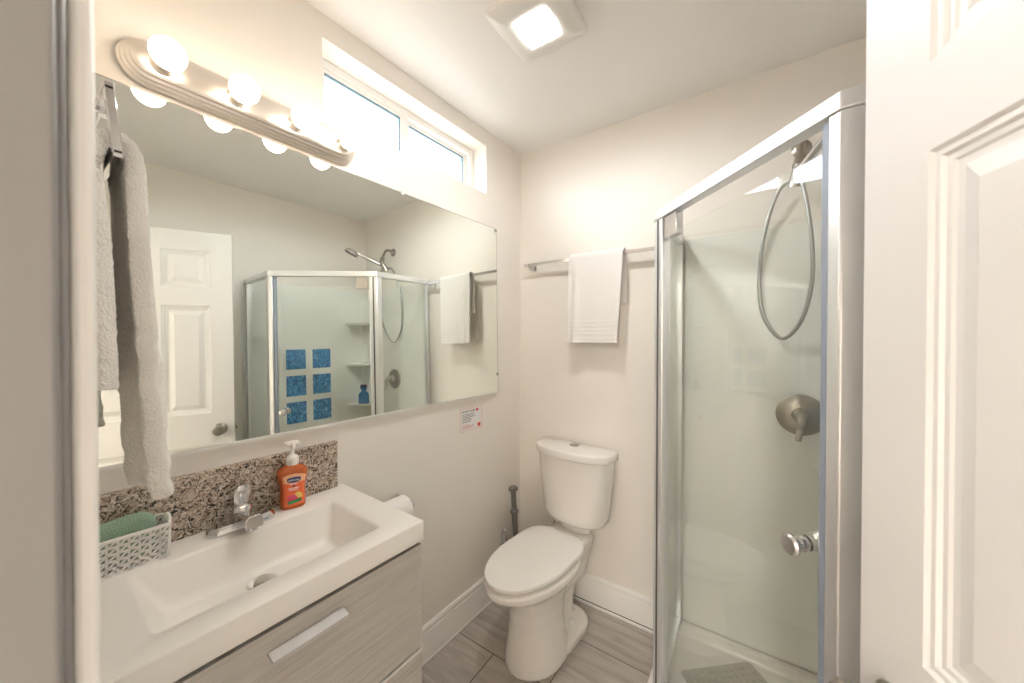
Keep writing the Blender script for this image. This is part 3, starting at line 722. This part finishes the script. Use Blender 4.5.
o = towel_sheet(xa2, xb2, pts, 36, wave2, band2, 2).add('bath_towel', 'towel_cream', fr=f_, sharp=80)
fuzz(o, 0.022, 0.003, 2)
tag(o, 'thick cream towel hanging in the ring in front of the mirror', 'towel')

# ================================================================== STICKER
T_, f_ = thing('notice_sticker', 'small white and red notice sticker on the wall under the mirror corner', 'sticker', M_WALL, (0.0006, 1.354, 0.995))
s0, s1, z0, z1 = 1.278, 1.431, 0.940, 1.051
MB().box((0.0004, s0, z0), (0.0010, s1, z1)).add('paper', 'sticker', T_, f_, smooth=False)
m = MB(); w = 0.0016; x0, x1 = 0.0010, 0.0014
m.box((x0, s0, z0), (x1, s1, z0+w)); m.box((x0, s0, z1-w), (x1, s1, z1)); m.box((x0, s0, z0+w), (x1, s0+w, z1-w)); m.box((x0, s1-w, z0+w), (x1, s1, z1-w))
m.add('red_border', 'pink_border', T_, f_, smooth=False)
lettering('DO NOT FLUSH', 0.0135, 'ink', T_, Matrix(((0, 0, 1, 0.0012), (1, 0, 0, 1.334-1.354), (0, 1, 0, 1.035-0.995), (0, 0, 0, 1))), 'heading')
m = MB()
for k, (w0, w1) in enumerate(((0, 0.088), (0, 0.080), (0, 0.094), (0, 0.060), (0, 0.066), (0, 0.058))):
    zz = 1.020 - 0.0075*k; m.box((0.0010, s0+0.012+w0, zz), (0.0013, s0+0.012+w1, zz+0.0022))
m.add('small_print', 'ink', T_, f_, smooth=False)
m = MB()
for k, w1 in enumerate((0.050, 0.086, 0.070)):
    zz = 0.967 - 0.0075*k; m.box((0.0010, s0+0.012, zz), (0.0013, s0+0.012+w1, zz+0.002))
m.add('red_print', 'red', T_, f_, smooth=False)
MB().lathe([(0, 0), (0.011, 0), (0.011, 0.0004), (0, 0.0004)], (0.0010, 1.411, 0.957), (1, 0, 0), 24).add('red_dot', 'red', T_, f_)
MB().lathe([(0, 0), (0.008, 0), (0.008, 0.0004), (0, 0.0004)], (0.0010, 1.397, 1.035), (1, 0, 0), 24).add('red_drop', 'red', T_, f_)

# ================================================================== TOILET PAPER
TPS, TPZ, TPO = 0.845, 0.745, 0.085
T_, f_ = thing('toilet_paper_holder', 'chrome toilet paper holder on the wall behind the vanity end', 'paper holder', M_WALL, (0.001, TPS, TPZ))
m = MB(); m.tube([(TPO, TPS-0.070, TPZ), (TPO, TPS+0.068, TPZ)], 0.007, 14)
m.add('rod', 'chrome', T_, f_)
for s in (TPS+0.075, TPS-0.077):
    m = MB(); m.lathe([(0.0, 0), (0.022, 0), (0.022, 0.004), (0.016, 0.008), (0.0, 0.009)], (0.001, s, TPZ+0.004), (1, 0, 0), 24)
    m.tube(spline([(0.008, s, TPZ+0.004), (0.045, s, TPZ+0.010), (TPO+0.006, s, TPZ+0.012), (TPO+0.010, s, TPZ)], 6), 0.008, 12)
    m.sphere((TPO, s, TPZ), 0.012, 16)
    m.add('arm', 'chrome', T_, f_)
m = MB(); n = 40
def ringc(r, s): return [(TPO+r*math.cos(2*math.pi*k/n), s, TPZ-0.006*0+r*math.sin(2*math.pi*k/n)) for k in range(n)]
prof = [(0.019, -0.050), (0.050, -0.050), (0.052, -0.048), (0.052, 0.048), (0.050, 0.050), (0.019, 0.050)]
rings = [m._new(ringc(r, TPS+s)) for r, s in prof]
for a, b in zip(rings, rings[1:]+rings[:1]):
    for i in range(n): m.face([a[i], a[(i+1) % n], b[(i+1) % n], b[i]])
tag(m.add('toilet_paper_roll', 'paper', fr=Frame(M_WALL, (TPO, TPS, TPZ))), 'white toilet paper roll on its holder just past the vanity corner', 'toilet paper')

# ================================================================== TOILET
TX = 0.440
M_TOI = Matrix.Translation((0.44, 1.70, 0)) @ Matrix.Rotation(math.radians(-5.0), 4, 'Z') @ Matrix.Translation((-0.44, -1.70, 0))   # sits slightly askew
T_, f_ = thing('toilet', 'white two-piece toilet with closed lid against the back wall', 'toilet', M_TOI, (TX, 1.45, 0))
def egg(cx, cy, rx, rf, rb, z, n=40, ef=2.0, eb=2.4):
    out = []
    for k in range(n):
        t = 2*math.pi*k/n; c, s_ = math.cos(t), math.sin(t); e = ef if s_ < 0 else eb
        x = rx*math.copysign(abs(c)**(2/e), c); y = (rf if s_ < 0 else rb)*math.copysign(abs(s_)**(2/e), s_)
        out.append((cx+x, cy+y, z))
    return out
m = MB()
secs = [(0.0, .130, 1.208, 1.53), (0.03, .128, 1.210, 1.53), (0.10, .119, 1.220, 1.50), (0.18, .111, 1.228, 1.49), (0.25, .110, 1.226, 1.51), (0.305, .116, 1.207, 1.56), (0.337, .132, 1.164, 1.59), (0.359, .152, 1.118, 1.60), (0.373, .166, 1.092, 1.60), (0.385, .171, 1.082, 1.60), (0.405, .171, 1.080, 1.60), (0.413, .167, 1.085, 1.60)]
m.loft([egg(TX, 1.37, rx, 1.37-yf, yb-1.37, z) for z, rx, yf, yb in secs])
# deck that carries the tank
m.loft([[(TX+x, y, z) for x, y in rrect(-w, 1.48, w, 1.735, 0.04)] for w, z in ((0.06, 0.20), (0.085, 0.30), (0.104, 0.36), (0.112, 0.40), (0.110, 0.414))])
# rear foot and trapway
m.loft([[(TX+x, y, z) for x, y in rrect(-w, 1.36, w, yb, 0.09)] for w, z, yb in ((0.126, 0.0, 1.690), (0.126, 0.030, 1.690), (0.118, 0.042, 1.680), (0.060, 0.050, 1.66))])
m.loft([[(TX+x, y, z) for x, y in rrect(-w, 1.40, w, yb, 0.05)] for w, z, yb in ((0.052, 0.03, 1.645), (0.045, 0.12, 1.65), (0.050, 0.22, 1.67), (0.088, 0.35, 1.70))])
bo = m.add('bowl', 'porcelain', T_, f_, remesh=0.006)
for sx in (-1, 1):
    MB().lathe([(0.016, 0), (0.016, 0.006), (0.013, 0.016), (0.007, 0.021), (0.0, 0.022)], (TX+sx*0.074, 1.560, 0.043), seg=20).add('bolt_cap', 'white_plastic', T_, f_)
ls = dict(cx=TX, cy=1.36)
def lidring(rx, yf, yb, z): return egg(TX, 1.36, rx, 1.36-yf, yb-1.36, z, 64, 2.05, 4.2)
MB().loft([lidring(.142, 1.102, 1.555, 0.4125), lidring(.147, 1.098, 1.56, 0.416), lidring(.147, 1.098, 1.56, 0.4245), lidring(.144, 1.102, 1.555, 0.4262)]).add('seat', 'seat', T_, f_, sharp=50)
MB().loft([lidring(.156, 1.086, 1.585, 0.4268), lidring(.161, 1.083, 1.589, 0.429), lidring(.161, 1.082, 1.590, 0.436), lidring(.158, 1.084, 1.587, 0.4415), lidring(.135, 1.11, 1.555, 0.4445), lidring(.07, 1.20, 1.47, 0.446)]).add('seat_lid', 'seat', T_, f_, sharp=50)
for sx in (-0.07, 0.07): MB().tube([(TX+sx-0.022, 1.600, 0.427), (TX+sx+0.022, 1.600, 0.427)], 0.009, 14).add('hinge', 'seat', T_, f_)
def dshape(w, yb, yf, ye, n=16, rc=0.02):
    """flat back, bowed front: w half width, yb back, ye side-front, yf middle-front"""
    out = []; bow = max(0.0, (ye-yf)*0.62); N = 30
    for k in range(N+1):
        t = math.pi*k/N; c, s_ = math.cos(t), math.sin(t)
        x = w*math.copysign(abs(c)**(2/3.6), c); yy = abs(s_)**(2/3.6)
        out.append((x, (yb-0.05) - (yb-0.05-yf-bow)*yy - bow*(1-(x/w)**2)*yy))
    return [(w-0.012, yb), (w, yb-0.015)] + out + [(-w, yb-0.015), (-w+0.012, yb)]
TCX = 0.447
TB = D-0.030
m = MB(); rings = []
for z, w, yf, ye in ((0.416, 0.080, 1.66, 1.69), (0.464, 0.090, 1.65, 1.685), (0.4665, 0.140, 1.620, 1.668), (0.478, 0.158, 1.606, 1.660), (0.492, 0.167, 1.600, 1.658), (0.512, 0.172, 1.597, 1.656), (0.65, 0.190, 1.588, 1.650), (0.802, 0.203, 1.580, 1.645)):
    rings.append([(TCX+x, y, z) for x, y in dshape(w, TB, yf, ye)])
m.loft(rings).add('tank', 'porcelain', T_, f_, sharp=45, bevel=0.006, bseg=3)
m = MB(); rings = []
for z, w, yf, ye in ((0.8025, 0.208, 1.574, 1.640), (0.806, 0.214, 1.568, 1.636), (0.836, 0.216, 1.566, 1.635), (0.843, 0.212, 1.571, 1.638), (0.846, 0.200, 1.584, 1.65)):
    rings.append([(TCX+x, y, z) for x, y in dshape(w, TB if w > 0.205 else TB-0.008, yf, ye)])
tl = m.loft(rings).add('tank_lid', 'porcelain', T_, f_, sharp=45, bevel=0.003)
MB().lathe([(0.026, 0), (0.026, 0.003), (0.023, 0.005), (0.0, 0.0055)], (TCX-0.004, 1.70, 0.8455), seg=28).add('flush_button', 'nickel', tl, f_)

# ---- water valve beside the toilet
T_, f_ = thing('water_valve', 'small curved chrome water pipe rising beside the toilet lid', 'valve', M_WALL, (0.052, 1.536, 0))
WVO, WVS = 0.052, 1.536
MB().lathe([(0.0, 0), (0.024, 0), (0.024, 0.003), (0.010, 0.008), (0.008, 0.30), (0.0, 0.30)], (WVO, WVS, 0.0005), seg=20).add('riser', 'chrome', T_, f_)
MB().tube(spline([(WVO, WVS, 0.295), (WVO, WVS, 0.345), (WVO+0.004, WVS+0.004, 0.372), (WVO+0.014, WVS+0.010, 0.378), (WVO+0.020, WVS+0.014, 0.362), (WVO+0.020, WVS+0.014, 0.33)], 6), 0.0065, 12).add('valve_body', 'chrome', T_, f_)
MB().tube(spline([(WVO+0.020, WVS+0.014, 0.332), (0.085, 1.58, 0.24), (0.12, 1.66, 0.19), (0.19, 1.735, 0.22), (0.255, 1.745, 0.40)], 6), 0.006, 10).add('hose', 'hose', T_, f_)

# ---- toilet brush
TBs, TBo = 1.640, 0.080
T_, f_ = thing('toilet_brush', 'grey toilet brush handle standing in the corner behind the toilet', 'toilet brush', M_WALL, (TBo, TBs, 0))
MB().lathe([(0.0, 0.0), (0.050, 0.0), (0.052, 0.006), (0.046, 0.05), (0.044, 0.11), (0.040, 0.114), (0.018, 0.118), (0.0, 0.118)], (TBo, TBs, 0), seg=28).add('holder', 'grey_plastic', T_, f_)
LB, LA = Vector((TBo+0.004, TBs+0.006, 0)), Vector((-0.030, -0.050, 1.0)).normalized()
m = MB(); m.lathe([(0.013, 0.10), (0.014, 0.30), (0.0165, 0.38), (0.017, 0.432), (0.023, 0.442), (0.023, 0.452), (0.015, 0.462), (0.0125, 0.470)], LB, LA, seg=20)
m.add('handle', 'grey_plastic', T_, f_)
prof = []
for k in range(5):
    z = 0.468 + 0.018*k; prof += [(0.0125, z), (0.0155, z+0.006), (0.0155, z+0.012), (0.0120, z+0.0175)]
prof += [(0.0145, 0.560), (0.026, 0.566), (0.027, 0.576), (0.024, 0.582), (0.0, 0.584)]
MB().lathe(prof, LB, LA, seg=22).add('grip', 'grey_plastic', T_, f_)

# ================================================================== SHOWER
XS = XR-0.004
# surround panels with corner shelves
T_, f_ = thing('shower_surround', 'glossy white acrylic shower wall panels with corner shelves', 'shower wall', M_ROOM, (1.5, 1.70, 0.1))
ZS0, ZS1 = 0.117, 1.842
MB().box((0.945, D-0.007, ZS0), (XS, D-0.0005, ZS1)).add('back_panel', 'surround', T_, f_, bevel=0.002)
MB().box((XR-0.007, 0.862, ZS0), (XR-0.0005, D-0.007, ZS1)).add('side_panel', 'surround', T_, f_, bevel=0.002)
def quarter(r, n=16):
    cx, cy = XR-0.007, D-0.007
    return [(cx, cy)] + [(cx - r*math.cos(math.pi/2*k/n), cy - r*math.sin(math.pi/2*k/n)) for k in range(n+1)]
for z in (1.572, 1.228, 0.892):
    MB().loft([[(x, y, z+dz) for x, y in quarter(r)] for r, dz in ((0.15, -0.030), (0.185, -0.022), (0.190, -0.016), (0.190, -0.002), (0.187, 0))]).add('shelf', 'surround', T_, f_, sharp=50)
m = MB(); cx, cy = XR-0.007, D-0.007
m.loft([[(cx, cy, z), (cx-0.05, cy, z), (cx-0.018, cy-0.018, z), (cx, cy-0.05, z)] for z in (0.70, 1.78)])
m.add('corner_column', 'surround', T_, f_, bevel=0.004)
# glass block window in the side wall
T_, f_ = thing('glass_block_window', 'six blue glass blocks set in the shower side wall, seen in mirror', 'glass blocks', M_ROOM, (XR-0.008, 1.29, 1.08))
m = MB(); x0, x1 = XR-0.010, XR-0.0072
ys = [(1.128, 1.266), (1.315, 1.453)]; zs = [(1.207, 1.356), (1.005, 1.158), (0.800, 0.960)]
Y0, Y1, Z0, Z1 = 1.085, 1.497, 0.755, 1.400
for a, b in ((Y0, ys[0][0]), (ys[0][1], ys[1][0]), (ys[1][1], Y1)): m.box((x0, a, Z0), (x1, b, Z1))
for y0, y1 in ys:
    for a, b in ((Z0, zs[2][0]), (zs[2][1], zs[1][0]), (zs[1][1], zs[0][0]), (zs[0][1], Z1)): m.box((x0, y0, a), (x1, y1, b))
m.add('frame', 'surround', T_, f_, smooth=False)
for y0, y1 in ys:
    for z0, z1 in zs:
        MB().box((x0-0.002, y0, z0), (x1, y1, z1)).add('block', 'blue', T_, f_, bevel=0.004)
# pan
T_, f_ = thing('shower_pan', 'white neo-angle shower base with a raised curb', 'shower tray', M_ROOM, (1.40, 1.40, 0))
def offs(poly, d):
    out = []; n = len(poly)
    for i in range(n):
        p0, p1, p2 = Vector(poly[i-1]), Vector(poly[i]), Vector(poly[(i+1) % n])
        e1, e2 = (p1-p0).normalized(), (p2-p1).normalized(); n1, n2 = Vector((-e1.y, e1.x)), Vector((-e2.y, e2.x))
        b = (n1+n2).normalized(); out.append(tuple(p1 + b*(d/b.dot(n1))))
    return out
pan = [(0.884, D-0.001), (0.884, 1.345), (1.330, 0.858), (XR-0.001, 0.858), (XR-0.001, D-0.001)]   # anticlockwise
m = MB()
rings = [(pan, 0.0005), (pan, 0.109), (offs(pan, 0.006), 0.115), (offs(pan, 0.036), 0.115), (offs(pan, 0.041), 0.111), (offs(pan, 0.047), 0.090), (offs(pan, 0.055), 0.085), (offs(pan, 0.22), 0.080)]
m.loft([[(x, y, z) for x, y in p] for p, z in rings]); m.add('base', 'porcelain', T_, f_, sharp=25, bevel=0.004)
MB().lathe([(0.05, 0), (0.05, 0.003), (0.045, 0.004), (0.0, 0.003)], (1.52, 1.48, 0.0805), seg=28).add('drain', 'chrome', T_, f_)
# bath mat
Mm = Matrix.Translation((1.22, 1.478, 0.0862)) @ Matrix.Rotation(math.radians(42.5), 4, 'Z')
f_ = Frame(Mm, (0, 0, 0))
m = MB(); m.prism(rrect(-0.15, -0.26, 0.15, 0.20, 0.012), 0, 0.004)
for i in range(11):
    for j in range(17):
        m.sphere((-0.130+0.026*i, -0.240+0.026*j, 0.0045), 0.0085, 8, (1, 1, 0.55))
tag(m.add('shower_mat', 'mat', fr=f_), 'grey bubbled vinyl mat on the shower floor', 'mat')

# enclosure
T_, f_ = thing('shower_enclosure', 'corner glass shower enclosure with bright aluminium frame and angled door', 'shower enclosure', M_ROOM, (1.15, 1.12, 0.1))
ZR0, ZR1, ZH = 0.1158, 1.850, 1.815
no = Vector((-ST.y, ST.x, 0)) * -1          # outside of the door line
t2 = Vector((ST.x, ST.y, 0))
wA = Vector((0, 1, 0)); wB = Vector((1, 0, 0))
def mitre(p, n1, n2, d):
    b = (n1+n2).normalized(); return p + b*(d/b.dot(n1))
def v2(v): return (v.x, v.y)
oa, ob = Vector((-1, 0, 0)), Vector((0, -1, 0))
PO, PI = 0.005, 0.025
pa = [A2+t2*0.046+no*PO, mitre(A2, no, oa, PO), A2+wA*0.034+oa*PO, A2+wA*0.034-oa*PI, mitre(A2, no, oa, -PI), A2+t2*0.046-no*PI]
pb = [B2-t2*0.022+no*PO, mitre(B2, no, ob, PO), B2+wB*0.040+ob*PO, B2+wB*0.040-ob*PI, mitre(B2, no, ob, -PI), B2-t2*0.022-no*PI]
for p in (pa, pb): MB().prism([v2(v) for v in p], ZR0, ZH).add('post', 'alu', T_, f_, bevel=0.003)
for v0, v1, zz0, zz1 in ((0.016, 0.025, 0.139, 1.813),):
    m = MB().box((v0, -0.0062, zz0), (v1, -0.0049, zz1))
    for v in m.bm.verts: v.co = M_SHOW @ v.co
    m.add('post_reflection_stripe', 'strip', T_, f_, smooth=False)  # stripe painted on the post front as its dark reflection
# header and sill follow the three sides
def run(z0, z1, do_, di, name):
    A0, Bx = Vector((A2.x, D-0.0075, 0)), Vector((XR-0.0075, B2.y, 0))
    outl = [A0+oa*do_, mitre(A2, no, oa, do_), mitre(B2, no, ob, do_), Bx+ob*do_, Bx-ob*di, mitre(B2, no, ob, -di), mitre(A2, no, oa, -di), A0-oa*di]
    m = MB()
    r0 = [(v.x, v.y, z0) for v in outl]; r1 = [(v.x, v.y, z1) for v in outl]
    a, b = m._new(r0), m._new(r1)
    for i in range(8): m.face([a[i], a[(i+1) % 8], b[(i+1) % 8], b[i]])
    for q in ((0, 1, 6, 7), (1, 2, 5, 6), (2, 3, 4, 5)):
        m.face([a[i] for i in q][::-1]); m.face([b[i] for i in q])
    return m.add(name, 'alu', T_, f_, bevel=0.003)
run(ZH, ZR1, 0.008, 0.028, 'header'); run(ZR0, 0.138, 0.007, 0.027, 'sill')
MB().box((A2.x-0.005, D-0.030, 0.138), (A2.x+0.025, D-0.0075, ZH)).add('wall_jamb', 'alu', T_, f_, bevel=0.002)
MB().box((XR-0.030, B2.y-0.005, 0.138), (XR-0.0075, B2.y+0.025, ZH)).add('wall_jamb', 'alu', T_, f_, bevel=0.002)
MB().box((A2.x+0.007, A2.y+0.034, 0.138), (A2.x+0.013, D-0.030, ZH)).add('side_glass', 'shower_glass', T_, f_, smooth=False)
MB().box((B2.x+0.040, B2.y+0.007, 0.138), (XR-0.030, B2.y+0.013, ZH)).add('side_glass', 'shower_glass', T_, f_, smooth=False)
def show(m):      # door parts are laid out along the door line
    for v in m.bm.verts: v.co = M_SHOW @ (v.co + Vector((0, 0.010, 0)))
    return m
GZ0, GZ1, GS0, GS1 = 0.150, 1.757, 0.050, SL-0.034
dg = show(MB().box((GS0, -0.003, GZ0), (GS1, 0.003, GZ1))).add('glass_door', 'shower_glass', T_, f_, smooth=False)
show(MB().box((GS1-0.006, -0.0075, GZ0), (GS1+0.013, 0.0075, ZH-0.004))).add('magnetic_seal', 'seal', dg, f_, bevel=0.002)
for z0, z1 in ((1.757, 1.812), (0.128, 0.175)):
    zz0, zz1 = (1.738, 1.812) if z0 > 1 else (0.1385, 0.195)
    show(MB().box((0.056, -0.013, zz0), (0.124, 0.013, zz1))).add('pivot_hinge', 'chrome', dg, f_, bevel=0.002)
for sg in (-1, 1):
    m = MB().lathe([(0.016, 0.003), (0.016, 0.009), (0.011, 0.011), (0.011, 0.020), (0.017, 0.024), (0.021, 0.030), (0.021, 0.036), (0.017, 0.040), (0.0, 0.041)], (0.562, 0, 0.972), (0, sg, 0), 28)
    show(m).add('door_knob', 'chrome', dg, f_)

# shower valve
VX, VZ = 1.357, 1.100; YB = D-0.0075
T_, f_ = thing('shower_valve', 'round brushed nickel shower valve with a curved lever', 'shower valve', M_ROOM, (VX, YB, VZ))
MB().lathe([(0.079, 0), (0.079, 0.004), (0.074, 0.008), (0.050, 0.014), (0.030, 0.018), (0.029, 0.030), (0.026, 0.044), (0.018, 0.048), (0.0, 0.049)], (VX, YB, VZ), (0, -1, 0), 44).add('escutcheon', 'nickel', T_, f_)
pts = spline([(VX, YB-0.040, VZ+0.006), (VX-0.001, YB-0.060, VZ+0.004), (VX-0.004, YB-0.076, VZ-0.014), (VX-0.008, YB-0.080, VZ-0.048), (VX-0.014, YB-0.094, VZ-0.082)], 7)
nP = len(pts); MB().tube(pts, 0.01, 16, radii=[0.021 - 0.0125*(k/(nP-1))**0.7 for k in range(nP)]).add('lever', 'nickel', T_, f_)
# shower head with hose
T_, f_ = thing('handheld_shower', 'chrome handheld shower head with long looped hose', 'shower head', M_ROOM, (1.353, D-0.001, 2.128))
MB().lathe([(0.032, 0), (0.032, 0.004), (0.024, 0.012), (0.012, 0.015), (0.0, 0.015)], (1.353, D-0.001, 2.128), (0, -1, 0), 28).add('flange', 'nickel', T_, f_)
MB().tube(spline([(1.353, D-0.012, 2.128), (1.352, 1.740, 2.136), (1.350, 1.712, 2.128), (1.347, 1.690, 2.095), (1.344, 1.676, 2.060)], 7), 0.0095, 14).add('arm', 'nickel', T_, f_)
m = MB(); m.tube([(1.344, 1.677, 2.064), (1.340, 1.668, 2.035)], 0.017, 18); m.sphere((1.338, 1.664, 2.022), 0.021, 18)
m.tube([(1.338, 1.666, 2.020), (1.334, 1.690, 1.985), (1.331, 1.700, 1.962)], 0.018, 16, radii=[0.017, 0.022, 0.026])
m.add('bracket', 'nickel', T_, f_)
hd = Vector((1.448, 1.478, 2.088)); hb = Vector((1.338, 1.672, 2.004))
m = MB(); hp = spline([hb - (hd-hb)*0.06, hb + (hd-hb)*0.25, hb + (hd-hb)*0.6 + Vector((0, 0, 0.008)), hd + Vector((-0.025, 0.045, -0.006))], 6)
m.tube(hp, 0.012, 16, radii=[0.016 - 0.003*k/(len(hp)-1) for k in range(len(hp))]); m.add('handle', 'chrome', T_, f_)
ax = Vector((0.25, -0.40, -0.88)).normalized()
h_ = MB().lathe([(0.012, -0.026), (0.032, -0.020), (0.047, -0.006), (0.053, 0.004), (0.053, 0.010), (0.0, 0.011)], hd, ax, 32).add('spray_head', 'chrome', T_, f_)
MB().lathe([(0.0, 0.0108), (0.046, 0.0108), (0.044, 0.013), (0.0, 0.0135)], hd, ax, 28).add('spray_face', 'grey_plastic', h_, f_)
hose = spline([(1.332, 1.697, 1.970), (1.306, 1.712, 1.985), (1.277, 1.728, 1.955), (1.247, 1.745, 1.86), (1.228, 1.757, 1.74), (1.222, 1.762, 1.60), (1.240, 1.756, 1.475), (1.297, 1.738, 1.396), (1.352, 1.705, 1.465), (1.378, 1.678, 1.60), (1.376, 1.668, 1.74), (1.362, 1.668, 1.88), (1.345, 1.670, 1.975), (1.338, 1.670, 2.000)], 8)
MB().tube(hose, 0.0068, 12).add('hose', 'hose', T_, f_)
# blue bottle on the low shelf
BXx, BYy, BZz = 1.648, 1.668, 0.8925
T_, f_ = thing('shower_gel_bottle', 'blue bottle with dark cap standing on the lowest shower shelf', 'bottle', M_ROOM, (BXx, BYy, BZz))
Mr = Matrix.Translation((BXx, BYy, 0)) @ Matrix.Rotation(math.radians(45), 4, 'Z')
m = MB(); m.loft([[tuple(Mr @ Vector((x, y, BZz+z))) for x, y in sup(a, b)] for z, a, b in ((0, 0.028, 0.038), (0.004, 0.030, 0.041), (0.07, 0.030, 0.041), (0.088, 0.026, 0.034), (0.098, 0.016, 0.018), (0.110, 0.015, 0.016), (0.122, 0.020, 0.023), (0.132, 0.020, 0.023))])
m.add('body', 'blue_gel', T_, f_, sharp=50)
m = MB(); m.loft([[tuple(Mr @ Vector((x, y, BZz+z))) for x, y in sup(a, b)] for z, a, b in ((0.1325, 0.021, 0.026), (0.150, 0.021, 0.026), (0.158, 0.016, 0.020))])
m.add('cap', 'blue_cap', T_, f_, sharp=50)
